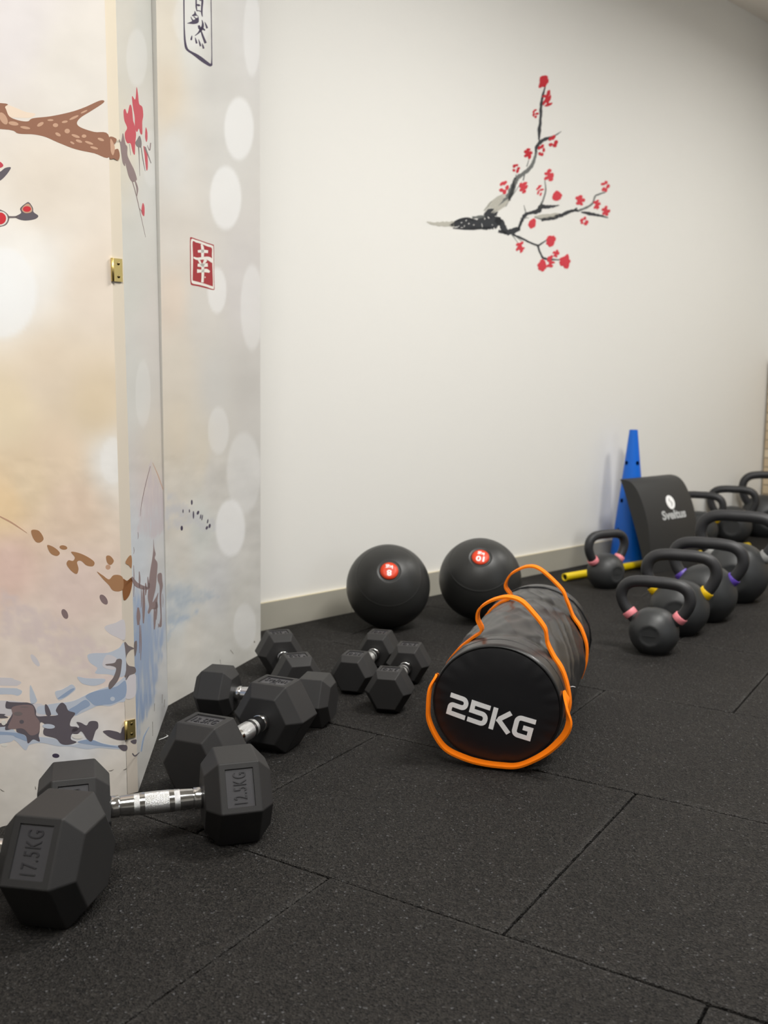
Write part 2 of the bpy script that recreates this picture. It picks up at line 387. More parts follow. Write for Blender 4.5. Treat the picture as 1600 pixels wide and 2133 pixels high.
for k_, (x, y, rx, ry) in enumerate([(352, 1196, 9, 5), (385, 1180, 6, 8), (405, 1204, 7, 9), (372, 1222, 12, 4), (440, 1212, 10, 4), (520, 1168, 6, 12), (548, 1160, 16, 5), (500, 1215, 26, 3), (600, 1150, 5, 10), (330, 1222, 14, 3), (575, 1212, 8, 4)]): ell(mb, wm, *z7(x, y), rx*.6/3.478, ry*.6/3.478, 0.0009, 3, k_*37, 9, .3, k_)
mb.build('branch', ['ink', 'ink_soft', 'ink_wash', 'wall'], dec, wo)
BL = [(945, 175, 34, 52, 0), (972, 300, 30, 72, 0), (887, 405, 20, 38, 0), (1015, 610, 34, 48, 0), (930, 672, 28, 46, 0), (835, 695, 30, 44, 0),
      (747, 803, 28, 36, 0), (660, 940, 36, 50, 1), (800, 940, 28, 50, 1), (988, 855, 32, 54, 1), (920, 962, 20, 48, 1), (1043, 1003, 32, 42, 1), (866, 1205, 28, 40, 1),
      (1210, 1035, 38, 38, 1), (1394, 932, 30, 42, 1), (1333, 1065, 26, 38, 1), (1397, 1110, 30, 40, 1), (1242, 1185, 30, 32, 1), (997, 1328, 32, 50, 1), (778, 1373, 30, 46, 1),
      (935, 1505, 32, 48, 1), (995, 1480, 24, 54, 1), (1037, 1420, 22, 30, 1), (1103, 1478, 36, 54, 1)]
solid = {0, 11, 12, 18, 20, 23}
for i, (x, y, rx, ry, k) in enumerate(BL):
    mb = MB(); rr = random.Random(i+3); np_ = 5
    for p in range(np_):
        a_ = 2*PI*p/np_+rr.uniform(-.3, .3); f = 0.42 if i in solid else 0.66
        px, py = z7(x+rx*f*math.cos(a_), y+ry*f*math.sin(a_))
        q = (0.62 if i in solid else 0.40)
        ell(mb, wm, px, py, rx*q/3.478*rr.uniform(.75, 1.1), ry*q/3.478*rr.uniform(.7, 1.05), 0.0009+0.00005*p, 0, rr.uniform(0, 90), 12, 0.16, i*9+p)
    if i in solid or rr.random() < 0.4: ell(mb, wm, *z7(x, y), rx*.5/3.478, ry*.5/3.478, 0.0012, 0, 0, 12, 0.2, i)
    mb.build('blossom', 'bloom' if k else 'bloom_deep', dec, wo)

# ================================================================== folding screen with a printed mural
H_S = 1.78
def line_up(ub, vb, ut):
    """screen corner: base point on the floor under pixel (ub,vb), leaning so that it passes pixel (ut,0)"""
    B = at(ub, vb); w_ = ray(ut, 0); T = CAM + w_*((B.y)/w_.y); k = H_S/T.z
    return B, B+(T-B)*k
A0, A1 = line_up(265, 1655, 218)
C0, C1 = line_up(288, 1649, 241)
D0, D1 = line_up(350, 1470, 325)
E0, E1 = line_up(543, 1362, 541)
dl = (at(0, 1724)-A0); dl.z = 0; dl.normalize()
B0 = A0+dl*0.43; B1 = A1+dl*0.43
PL = {}
def plane(n, a_, b_, t_, toward=CAM):
    nn = (b_-a_).cross(t_-a_).normalized()
    if (toward-a_).dot(nn) < 0: nn = -nn
    PL[n] = (a_, nn)
plane(1, A0, B0, A1); plane(2, C0, D0, C1); plane(3, D0, E0, D1)
plane('e', A0, C0, A1)
def fix(p, pl, u):
    a_, nn = PL[pl]; w_ = ray(u, 0); T = on_plane(u, 0, a_, nn); k = H_S/T.z; return p+(T-p)*k
D1b = fix(D0, 2, 325); E1 = fix(E0, 3, 541)
def mapper(k, eps=0.0):
    a_, nn = PL[k]; return lambda u, v, off: on_plane(u, v, a_, nn)+nn*(off*0.3 if off else -0.0001)
scr = empty('folding_screen', (D0.x, D0.y, 0))
so = V((D0.x, D0.y, 0))
tag(scr, 'white folding screen printed with a cherry branch, mountains and a red seal', 'folding screen')
# albedo of the print, given as colours at places of the picture
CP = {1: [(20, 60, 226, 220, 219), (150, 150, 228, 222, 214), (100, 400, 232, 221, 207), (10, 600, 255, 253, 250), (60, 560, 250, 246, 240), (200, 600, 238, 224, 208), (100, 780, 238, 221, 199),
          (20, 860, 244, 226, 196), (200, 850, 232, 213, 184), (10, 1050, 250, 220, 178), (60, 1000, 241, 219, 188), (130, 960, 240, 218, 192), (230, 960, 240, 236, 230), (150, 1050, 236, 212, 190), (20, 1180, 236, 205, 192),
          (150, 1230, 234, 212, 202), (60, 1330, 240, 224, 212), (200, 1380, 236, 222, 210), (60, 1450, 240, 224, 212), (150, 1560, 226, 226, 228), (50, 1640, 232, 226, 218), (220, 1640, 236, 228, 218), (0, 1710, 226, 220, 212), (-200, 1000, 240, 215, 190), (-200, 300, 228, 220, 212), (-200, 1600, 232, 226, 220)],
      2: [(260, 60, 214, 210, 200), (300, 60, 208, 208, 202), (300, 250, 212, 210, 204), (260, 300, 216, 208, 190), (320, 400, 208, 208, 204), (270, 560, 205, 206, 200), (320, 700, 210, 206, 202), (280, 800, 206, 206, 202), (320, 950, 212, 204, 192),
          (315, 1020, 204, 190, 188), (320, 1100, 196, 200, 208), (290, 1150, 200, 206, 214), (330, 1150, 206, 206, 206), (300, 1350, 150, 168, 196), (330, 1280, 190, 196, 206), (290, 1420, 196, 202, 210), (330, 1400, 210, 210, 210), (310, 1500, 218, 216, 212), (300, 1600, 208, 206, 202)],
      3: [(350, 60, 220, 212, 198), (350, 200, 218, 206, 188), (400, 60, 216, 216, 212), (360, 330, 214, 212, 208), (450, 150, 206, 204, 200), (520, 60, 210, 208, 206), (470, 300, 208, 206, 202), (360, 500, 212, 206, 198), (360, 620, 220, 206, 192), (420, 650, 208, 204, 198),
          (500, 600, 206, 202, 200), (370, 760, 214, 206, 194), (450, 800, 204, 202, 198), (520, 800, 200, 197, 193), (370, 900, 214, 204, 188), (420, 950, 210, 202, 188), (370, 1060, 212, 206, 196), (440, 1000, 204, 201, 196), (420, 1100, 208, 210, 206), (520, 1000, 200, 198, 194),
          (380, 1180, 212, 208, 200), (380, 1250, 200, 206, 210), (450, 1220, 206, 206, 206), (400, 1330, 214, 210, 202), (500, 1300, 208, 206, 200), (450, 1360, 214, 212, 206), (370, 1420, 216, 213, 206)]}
BOK = {1: [(5, 610, 72, 95, .9), (235, 960, 26, 50, .5)], 2: [(285, 120, 22, 60, .5), (315, 330, 18, 60, .3), (298, 820, 16, 70, .4)],
       3: [(498, 268, 31, 66, .9), (470, 412, 33, 67, .9), (525, 70, 18, 90, .6), (452, 605, 20, 48, .75), (525, 640, 24, 90, .55), (455, 897, 22, 50, .5), (508, 985, 36, 85, .5), (480, 1100, 31, 60, 1.0), (510, 1305, 24, 48, .6), (400, 40, 40, 60, .4)]}
G_Z = Z(230, 940, 5.468)
SOFT = {2: [([(465, 105), (520, 240), (610, 460), (628, 560), (640, 900), (460, 1000), (300, 900), (360, 520), (400, 380), (430, 220)], (196, 184, 190), 5, .8),
            ([(300, 1450), (360, 1700), (440, 1800), (500, 1960), (590, 2000), (630, 1940), (610, 2150), (570, 2450), (530, 2750), (460, 2950), (340, 3150), (290, 3350), (258, 3000), (262, 2000), (270, 1600)], (150, 170, 202), 6, .95)],
        3: [([(632, 440), (760, 530), (900, 640), (1060, 740), (1180, 790), (1290, 850), (1220, 905), (1100, 920), (960, 850), (800, 860), (635, 900)], (196, 196, 200), 6, .75),
            ([(640, 1500), (760, 1530), (880, 1515), (1000, 1560), (1120, 1590), (1225, 1660), (1150, 1700), (980, 1730), (860, 1760), (740, 1900), (640, 2100)], (176, 186, 196), 8, .8),
            ([(640, 1960), (780, 1900), (900, 1860), (1010, 1800), (960, 1900), (800, 1960), (700, 2060), (640, 2160)], (172, 186, 202), 6, .8)],
        1: [([(0, 1060), (300, 1220), (500, 1330), (640, 1420), (700, 1560), (700, 1700), (420, 1560), (200, 1400), (0, 1330)], (224, 206, 204), 14, .7)]}
SOFT = {k: [([(G_Z(*p) if k != 1 else (p[0]/2.666, 900+(p[1]-200)/2.666)) for p in P_], c, w_, st) for P_, c, w_, st in L_] for k, L_ in SOFT.items()}
def sdist(P_, u, v):
    ins = False; dm = 1e9; n = len(P_)
    for i in range(n):
        (x0, y0), (x1, y1) = P_[i], P_[(i+1) % n]
        if (y0 > v) != (y1 > v) and u < (x1-x0)*(v-y0)/(y1-y0)+x0: ins = not ins
        t_ = max(0, min(1, ((u-x0)*(x1-x0)+(v-y0)*(y1-y0))/((x1-x0)**2+(y1-y0)**2))); dm = min(dm, math.hypot(u-x0-t_*(x1-x0), v-y0-t_*(y1-y0)))
    return dm if ins else -dm
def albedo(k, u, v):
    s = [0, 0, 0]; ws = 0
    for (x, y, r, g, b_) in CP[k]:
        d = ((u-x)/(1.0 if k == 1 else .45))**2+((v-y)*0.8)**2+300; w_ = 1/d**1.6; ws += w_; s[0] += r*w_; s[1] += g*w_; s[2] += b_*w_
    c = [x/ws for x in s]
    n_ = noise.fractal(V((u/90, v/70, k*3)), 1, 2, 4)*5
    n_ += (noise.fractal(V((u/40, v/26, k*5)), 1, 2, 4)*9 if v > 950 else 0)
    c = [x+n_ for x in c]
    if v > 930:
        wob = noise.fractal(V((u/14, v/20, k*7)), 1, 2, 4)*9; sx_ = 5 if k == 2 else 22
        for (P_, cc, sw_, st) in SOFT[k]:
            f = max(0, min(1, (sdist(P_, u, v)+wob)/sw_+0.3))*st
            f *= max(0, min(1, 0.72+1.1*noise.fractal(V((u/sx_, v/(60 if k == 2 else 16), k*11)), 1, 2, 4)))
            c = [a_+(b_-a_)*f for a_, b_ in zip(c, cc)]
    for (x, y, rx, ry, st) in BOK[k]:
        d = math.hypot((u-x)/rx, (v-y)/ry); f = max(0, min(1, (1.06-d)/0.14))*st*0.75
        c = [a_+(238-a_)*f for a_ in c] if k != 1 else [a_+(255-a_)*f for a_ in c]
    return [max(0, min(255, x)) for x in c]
def proj(P):
    d = P-CAM; z = d.dot(CF); return 800+FPX*d.dot(CR)/z, 1066.5+FPX*d.dot(CD)/z
pm = bpy.data.materials.new('printed_panel'); pm.use_nodes = True; nt = pm.node_tree
at_ = nt.nodes.new('ShaderNodeAttribute'); at_.attribute_name = 'print'; nt.links.new(at_.outputs['Color'], nt.nodes['Principled BSDF'].inputs['Base Color'])
nt.nodes['Principled BSDF'].inputs['Roughness'].default_value = 0.38; nt.nodes['Principled BSDF'].inputs['Specular IOR Level'].default_value = 0.4
M['print'] = pm
M2('pr_brown', (150, 106, 84)); M2('pr_brown_lt', (200, 160, 134)); M2('pr_ochre', (172, 128, 92)); M2('pr_dark', (100, 93, 100)); M2('pr_red', (196, 70, 84)); M2('pr_red2', (208, 50, 60))
M2('pr_blue', (154, 171, 198)); M2('pr_blue_lt', (196, 203, 216)); M2('pr_lav', (214, 209, 213)); M2('pr_seal', (160, 50, 56)); M2('pr_ink', (70, 62, 82)); M2('pr_white', (228, 224, 216)); M2('pr_grey', (122, 112, 112)); M2('pr_umber', (140, 92, 56)); M2('pr_mauve', (138, 118, 118)); M2('pr_scuff', (120, 112, 104)); M2('pr_beige', (236, 216, 196))
PMATS = ['print', 'pr_brown', 'pr_brown_lt', 'pr_ochre', 'pr_dark', 'pr_red', 'pr_red2', 'pr_blue', 'pr_blue_lt', 'pr_lav', 'pr_seal', 'pr_ink', 'pr_white', 'pr_grey', 'pr_umber', 'pr_mauve', 'pr_scuff', 'pr_beige']
MI = {n: i for i, n in enumerate(PMATS)}
def panel(k, a0, b0, a1, b1, back, shapes, NX, NY):
    mb = MB(); vs = []
    for j in range(NY+1):
        for i in range(NX+1):
            s, t_ = i/NX, j/NY; vs.append((a0*(1-s)+b0*s)*(1-t_)+(a1*(1-s)+b1*s)*t_)
    fs = [(j*(NX+1)+i, j*(NX+1)+i+1, (j+1)*(NX+1)+i+1, (j+1)*(NX+1)+i) for j in range(NY) for i in range(NX)]
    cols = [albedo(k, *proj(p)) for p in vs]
    mb.add(vs, fs, 0)
    c4 = [a0, b0, b1, a1]; q = c4+[p+back for p in c4]
    mb.add(q, [(0, 4, 5, 1), (1, 5, 6, 2), (2, 6, 7, 3), (3, 7, 4, 0), (7, 6, 5, 4)], 0)
    cols += [(cols[0] if i in (0, 4) else cols[NX]) if i in (0, 1, 4, 5) else cols[-1] for i in range(8)]
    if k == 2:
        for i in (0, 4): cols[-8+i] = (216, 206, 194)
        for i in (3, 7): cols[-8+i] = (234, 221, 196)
    n0 = len(mb.v); shapes(mb)
    cols += [(220, 215, 208)]*(len(mb.v)-n0)
    o = mb.build('panel', PMATS, scr, so)
    ca = o.data.color_attributes.new('print', 'FLOAT_COLOR', 'POINT')
    ca.data.foreach_set('color', [x for c in cols for x in (*s2l(c), 1)])
    return o
def shapes1(mb):
    mp = mapper(1); P5 = Z(0, 0, 2.857); P6 = Z(0, 900, 2.666); Q = Z(0, 1330, 5.333)
    def B(z, pts, m_, l=1, sm=True): blob(mb, mp, zz(z, pts), 0.0002*l, MI[m_], sm)
    def E_(z, x, y, rx, ry, m_, l=1, rot=0, s=1): ell(mb, mp, *z(x, y), rx/s, ry/s, 0.0002*l, MI[m_], rot)
    # branch
    B(P5, [(15, 618), (90, 640), (150, 665), (210, 678), (180, 700), (90, 700), (40, 690)], 'pr_beige', 1)
    B(P5, [(-620, 600), (-10, 612), (30, 640), (55, 692), (110, 716), (165, 722), (195, 704), (300, 692), (415, 668), (500, 640), (590, 600), (620, 600), (608, 618), (540, 662), (480, 700), (458, 732), (480, 758), (560, 785), (644, 800), (650, 935), (560, 912), (450, 888), (350, 850), (270, 815), (200, 800), (110, 795), (0, 768), (-620, 760)], 'pr_brown', 2)
    for (x, y, rx, ry, r) in [(20, 705, 20, 40, -30), (80, 735, 30, 12, 10), (240, 740, 22, 10, -30), (330, 745, 16, 12, 0), (345, 800, 18, 9, 30), (400, 780, 16, 14, 0), (440, 700, 30, 7, -25), (500, 665, 22, 5, -25), (385, 725, 18, 7, -10), (450, 810, 26, 8, 20), (470, 840, 20, 8, 20), (530, 850, 26, 7, 20), (500, 810, 14, 10, 0), (560, 880, 24, 7, 15), (600, 830, 20, 8, 20), (300, 715, 18, 6, 0), (150, 760, 30, 8, 10), (430, 850, 14, 6, 30)]:
        E_(P5, x, y, rx, ry, 'pr_brown_lt', 3, r, 2.857)
    # bud, leaf
    B(P5, [(-30, 1250), (20, 1255), (55, 1290), (40, 1335), (0, 1350), (-30, 1350)], 'pr_grey', 2); E_(P5, 0, 1300, 46, 44, 'pr_white', 3, 0, 2.857); E_(P5, 0, 1300, 36, 36, 'pr_red2', 4, 0, 2.857)
    stroke(mb, mp, zz(P5, [(50, 1292), (80, 1292), (110, 1290)]), [4.5, 4, 5], 0.0004, MI['pr_grey'])
    B(P5, [(90, 1292), (125, 1268), (120, 1240), (150, 1212), (172, 1204), (195, 1235), (200, 1262), (228, 1285), (205, 1305), (140, 1312)], 'pr_dark', 2)
    B(P5, [(128, 1246), (148, 1220), (170, 1212), (190, 1238), (186, 1262), (150, 1268)], 'pr_brown_lt', 3); E_(P5, 160, 1244, 24, 17, 'pr_red2', 4, 0, 2.857)
    B(P5, [(-30, 1020), (0, 1022), (30, 1000), (64, 996), (50, 1025), (25, 1055), (0, 1075), (-30, 1080)], 'pr_dark', 2); B(P5, [(-30, 960), (0, 962), (20, 985), (0, 1000), (-30, 1000)], 'pr_red', 3)
    # bronze rocks on the slope
    stroke(mb, mp, zz(P6, [(-30, 455), (60, 500), (150, 560)]), [2, 3, 1], 0.0004, MI['pr_brown_lt'])
    B(P6, [(175, 545), (215, 548), (242, 590), (225, 612), (200, 610), (180, 580)], 'pr_ochre', 2)
    B(P6, [(262, 628), (300, 640), (332, 670), (315, 688), (280, 672)], 'pr_ochre', 2); E_(P6, 352, 641, 22, 12, 'pr_ochre', 2, 10, 2.666)
    B(P6, [(395, 665), (440, 672), (490, 695), (524, 722), (515, 745), (480, 740), (450, 715), (428, 722), (436, 760), (425, 788), (395, 770), (370, 735), (380, 712), (405, 715), (415, 695)], 'pr_ochre', 2)
    B(P6, [(590, 690), (612, 688), (632, 715), (615, 738), (595, 725)], 'pr_ochre', 2); E_(P6, 600, 750, 14, 14, 'pr_brown_lt', 1, 0, 2.666)
    B(P6, [(538, 775), (570, 795), (605, 818), (630, 795), (665, 795), (684, 815), (684, 868), (660, 885), (625, 878), (605, 850), (575, 820)], 'pr_ochre', 2)
    E_(P6, 576, 930, 17, 32, 'pr_mauve', 2, -35, 2.666); E_(P6, 360, 1010, 16, 29, 'pr_mauve', 2, -25, 2.666)
    E_(P6, 195, 1268, 14, 40, 'pr_lav', 1, -35, 2.666)
    # lavender / blue washes
    B(P6, [(690, 1045), (640, 1060), (590, 1075), (582, 1092), (610, 1120), (650, 1140), (694, 1150)], 'pr_lav', 1)
    B(P6, [(690, 1175), (660, 1200), (600, 1225), (520, 1228), (486, 1240), (500, 1280), (540, 1310), (530, 1340), (600, 1345), (694, 1350)], 'pr_blue_lt', 1)
    B(P6, [(590, 1240), (640, 1250), (660, 1290), (630, 1320), (570, 1300)], 'pr_lav', 2)
    B(Q, [(860, 425), (950, 440), (1060, 445), (1165, 450), (1150, 490), (1050, 525), (940, 510), (890, 480)], 'pr_blue_lt', 2)
    B(Q, [(1393, 440), (1330, 470), (1250, 520), (1120, 560), (960, 625), (850, 680), (760, 705), (620, 720), (500, 740), (420, 760), (420, 830), (600, 850), (820, 860), (900, 830), (1010, 780), (1100, 745), (1220, 750), (1320, 710), (1393, 680)], 'pr_blue_lt', 2)
    B(Q, [(1393, 470), (1300, 530), (1180, 560), (1040, 590), (950, 640), (1000, 700), (1060, 745), (1160, 735), (1260, 720), (1393, 640)], 'pr_blue', 3)
    B(Q, [(760, 800), (850, 740), (950, 680), (1000, 740), (900, 800), (830, 850)], 'pr_blue', 3)
    B(Q, [(615, 590), (680, 570), (740, 540), (800, 510), (840, 560), (790, 610), (720, 660), (660, 685), (625, 650)], 'pr_blue_lt', 2); B(Q, [(640, 670), (720, 650), (800, 590), (830, 555), (790, 560), (700, 620)], 'pr_blue', 3)
    B(Q, [(-620, 430), (60, 435), (160, 455), (235, 485), (200, 520), (100, 525), (-620, 500)], 'pr_lav', 1); B(Q, [(-620, 540), (100, 550), (200, 560), (245, 590), (200, 635), (60, 620), (-620, 640)], 'pr_blue_lt', 1)
    B(Q, [(335, 520), (365, 570), (395, 640), (410, 700), (350, 730), (330, 640)], 'pr_blue_lt', 1)
    B(Q, [(-620, 700), (60, 690), (200, 700), (350, 720), (480, 740), (480, 900), (300, 880), (100, 860), (-620, 850)], 'pr_lav', 1)
    B(Q, [(-620, 900), (40, 960), (200, 1050), (420, 1090), (600, 1110), (780, 1180), (900, 1160), (1060, 1150), (1220, 1180), (1350, 1190), (1400, 1215), (1300, 1230), (1100, 1215), (960, 1230), (800, 1200), (640, 1195), (470, 1160), (330, 1180), (280, 1240), (160, 1130), (60, 1160), (-620, 1230)], 'pr_blue_lt', 2)
    B(Q, [(-620, 1000), (100, 1040), (260, 1070), (300, 1140), (180, 1100), (60, 1070), (-620, 1080)], 'pr_blue', 3)
    B(Q, [(860, 1150), (1000, 1120), (1150, 1170), (1300, 1200), (1360, 1215), (1200, 1205), (1000, 1180)], 'pr_blue', 3)
    # dark rocks
    B(Q, [(70, 700), (110, 705), (220, 710), (310, 712), (370, 740), (400, 800), (410, 860), (520, 860), (640, 850), (620, 800), (650, 740), (690, 712), (730, 740), (760, 800), (835, 830), (790, 900), (780, 970), (850, 980), (870, 1010), (800, 1060), (790, 1120), (850, 1150), (760, 1180), (680, 1170), (620, 1110), (500, 1075), (480, 1030), (500, 960), (450, 930), (440, 1030), (430, 1080), (440, 1145), (370, 1120), (310, 1165), (285, 1080), (190, 1040), (170, 1000), (60, 1015), (80, 930), (130, 850), (140, 790), (65, 770)], 'pr_dark', 4)
    B(Q, [(140, 760), (350, 740), (390, 850), (440, 930), (430, 1040), (340, 1075), (250, 1000), (90, 1000), (140, 860)], 'pr_mauve', 5)
    E_(Q, 200, 835, 50, 22, 'pr_grey', 6, 0, 5.333); E_(Q, 540, 975, 70, 26, 'pr_blue_lt', 5, 5, 5.333); E_(Q, 240, 925, 25, 22, 'pr_dark', 6, 0, 5.333)
    B(Q, [(500, 735), (525, 740), (555, 800), (565, 850), (520, 855), (500, 800)], 'pr_dark', 4); E_(Q, 270, 760, 50, 6, 'pr_grey', 6, 0, 5.333)
    B(Q, [(850, 930), (900, 935), (960, 965), (990, 925), (1040, 915), (1085, 930), (1090, 990), (1060, 1030), (1020, 1140), (970, 1120), (930, 1060), (900, 1030), (860, 1060), (800, 1050), (810, 1000), (880, 985)], 'pr_dark', 4)
    B(Q, [(1145, 1030), (1210, 1018), (1300, 1035), (1340, 1050), (1360, 990), (1405, 975), (1408, 1110), (1330, 1130), (1230, 1100), (1170, 1060)], 'pr_dark', 4); B(Q, [(1310, 1190), (1405, 1185), (1410, 1240), (1360, 1245)], 'pr_dark', 4)
    B(Q, [(1175, 285), (1270, 270), (1300, 230), (1350, 232), (1350, 300), (1335, 400), (1300, 480), (1230, 560), (1205, 545), (1215, 490), (1260, 430), (1290, 330), (1230, 302), (1185, 300)], 'pr_grey', 4)
    B(Q, [(-620, 830), (0, 835), (45, 855), (40, 885), (-620, 880)], 'pr_dark', 4); B(Q, [(-620, 930), (20, 940), (35, 980), (-620, 1000)], 'pr_dark', 4)
    E_(Q, 860, 1090, 60, 26, 'pr_white', 5, 5, 5.333); E_(Q, 40, 935, 26, 28, 'pr_white', 5, 0, 5.333); E_(Q, 48, 1185, 34, 18, 'pr_white', 3, 0, 5.333); E_(Q, 1250, 670, 26, 24, 'pr_blue_lt', 4, 0, 5.333)
    E_(Q, 620, 1302, 40, 24, 'pr_ink', 2, 5, 5.333)
    # scuffs
    for a_, b_ in [((1205, 1470), (1265, 1455)), ((1370, 1460), (1410, 1440)), ((0, 1670), (50, 1700)), ((390, 1640), (400, 1680))]: stroke(mb, mp, zz(Q, [a_, ((a_[0]+b_[0])/2, (a_[1]+b_[1])/2+6), b_]), [.5, 1.6, .4], 0.0004, MI['pr_scuff'])
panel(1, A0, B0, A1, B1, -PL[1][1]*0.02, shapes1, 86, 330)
def shapes2(mb):
    mp = mapper(2); me_ = mapper('e'); F = Z(220, 150, 5.764); G = Z(230, 940, 5.468)
    def B(z, pts, m_, l=1, mpp=mp, sm=True): blob(mb, mpp, zz(z, pts), 0.0002*l, MI[m_], sm)
    def K(z, pts, ws, m_, l=2): stroke(mb, mp, zz(z, pts), ws, 0.0002*l, MI[m_])
    # end grain strip (thickness of this panel) carries the print round the edge
    B(F, [(38, 790), (128, 800), (118, 850), (90, 880), (100, 930), (150, 925), (170, 1000), (150, 1060), (100, 1040), (44, 1025)], 'pr_brown', 1, me_); B(F, [(60, 800), (110, 900), (90, 1000), (60, 940)], 'pr_brown_lt', 2, me_)
    # blossoms and twig
    B(F, [(215, 470), (235, 445), (262, 500), (290, 395), (315, 430), (330, 580), (345, 630), (365, 740), (355, 860), (350, 990), (325, 960), (300, 860), (262, 855), (235, 800), (232, 730), (258, 670), (225, 580)], 'pr_red', 2)
    B(F, [(318, 290), (350, 330), (362, 300), (372, 180), (388, 260), (402, 380), (440, 420), (452, 520), (440, 600), (440, 740), (418, 740), (400, 680), (375, 720), (352, 660), (348, 540), (325, 400)], 'pr_red', 2)
    B(F, [(482, 665), (500, 720), (502, 800), (490, 840), (474, 780)], 'pr_red', 2); B(F, [(455, 890), (490, 930), (505, 1040), (505, 1160), (490, 1180), (478, 1100), (465, 980)], 'pr_red', 2)
    B(F, [(165, 805), (185, 840), (205, 735), (225, 800), (240, 870), (260, 900), (262, 1000), (300, 1090), (340, 1170), (370, 1260), (370, 1300), (320, 1320), (280, 1260), (255, 1170), (235, 1090), (232, 1130), (205, 1090), (190, 1000), (178, 900)], 'pr_mauve', 3)
    B(F, [(355, 850), (378, 810), (408, 765), (430, 830), (428, 900), (400, 905), (372, 890)], 'pr_grey', 3)
    K(F, [(395, 890), (402, 1000), (410, 1250)], [2.5, 1.5, .4], 'pr_grey', 3); K(F, [(425, 900), (450, 1060), (475, 1190)], [1.5, 1.8, .6], 'pr_grey', 3); K(F, [(470, 900), (510, 1000), (545, 1095)], [4, 2.2, 1.5], 'pr_grey', 3)
    K(F, [(285, 860), (300, 1000)], [.8, .5], 'pr_grey', 3); K(F, [(500, 880), (528, 940), (540, 850)], [1, 2, 2], 'pr_mauve', 3); K(F, [(320, 1315), (370, 1490), (480, 1985)], [1.6, 1.4, .5], 'pr_mauve', 3); K(F, [(355, 1310), (380, 1400), (375, 1490)], [2.5, 3.5, 1], 'pr_mauve', 3)
    B(F, [(445, 1575), (466, 1620), (462, 1730), (430, 1680)], 'pr_red', 3); K(F, [(400, 1630), (445, 1690)], [.8, 1.2], 'pr_mauve', 3)
    # peak
    K(G, [(480, 130), (545, 280), (605, 455)], [.6, 1.6, 1], 'pr_brown_lt', 2); K(G, [(455, 170), (400, 380), (355, 600), (340, 740)], [1, 1.4, 1.2, .5], 'pr_mauve', 2)
    # treeline drips
    B(G, [(490, 1005), (500, 1110), (515, 1170), (505, 1220), (535, 1275), (530, 1400), (515, 1560), (495, 1650), (480, 1720), (520, 1660), (545, 1610), (535, 1700), (540, 1780), (500, 1800), (470, 1800), (440, 1850), (425, 1830), (440, 1760), (425, 1660), (435, 1520), (450, 1380), (475, 1230), (488, 1120)], 'pr_mauve', 3)
    B(G, [(540, 1400), (582, 1390), (590, 1470), (596, 1540), (580, 1650), (585, 1950), (575, 2000), (555, 1990), (570, 1880), (560, 1700), (560, 1540), (538, 1470)], 'pr_mauve', 3)
    for x, y0, y1, w_ in [(265, 1300, 1660, 1.6), (328, 1370, 1560, 3.5), (350, 1560, 1780, 1.8), (375, 1530, 1960, 6), (400, 1500, 1640, 4), (425, 1430, 1560, 3), (315, 1780, 1980, 8), (330, 1950, 2300, 2), (345, 1980, 2380, 2), (500, 1780, 2030, 5), (520, 1700, 1920, 4), (595, 1620, 1780, 1), (312, 920, 1000, 1), (265, 1090, 1170, 1), (545, 1960, 2010, 2)]:
        K(G, [(x, y0), (x+4, (y0+y1)/2), (x, y1)], [w_*.4, w_, w_*.35], 'pr_mauve', 3)
    K(G, [(245, 1430), (300, 1520), (420, 1560), (440, 1500)], [3, 9, 6, 3], 'pr_mauve', 3)
    # blue slope
    K(G, [(440, 3140), (380, 3260), (350, 3420)], [1, 3, 3], 'pr_blue', 2); K(G, [(250, 3440), (280, 3470), (330, 3430)], [2, 3, 1], 'pr_dark', 3)
    # edge strip print
    B(G, [(172, 1270), (200, 1210), (235, 1185), (246, 1250), (238, 1330), (210, 1300)], 'pr_ochre', 1, me_); B(G, [(140, 1465), (190, 1475), (240, 1440), (250, 1500), (215, 1640), (150, 1690)], 'pr_umber', 1, me_)
    Q = Z(0, 1330, 5.333)
    B(Q, [(1378, 60), (1430, 80), (1490, 110), (1450, 130), (1412, 180), (1400, 240), (1430, 300), (1500, 320), (1505, 380), (1440, 410), (1388, 445)], 'pr_grey', 1, me_); B(Q, [(1495, 40), (1520, 30), (1520, 120), (1500, 200), (1490, 110)], 'pr_grey', 2, me_)
    B(Q, [(1390, 440), (1500, 400), (1510, 480), (1500, 640), (1395, 660)], 'pr_lav', 1, me_); B(Q, [(1450, 1140), (1512, 1120), (1512, 1165), (1480, 1170)], 'pr_dark', 1, me_)
    Q4 = Z(330, 1370, 7.353)
    for a_, b_ in [((60, 560), (58, 700)), ((95, 640), (90, 760)), ((-90, 980), (-88, 1200)), ((-60, 700), (-64, 820))]: K(Q4, [a_, b_], [.8, .5], 'pr_scuff', 2)
nm2 = PL[2][1]
panel(2, C0, D0, C1, D1b, (A0-C0)*0.97, shapes2, 60, 300)
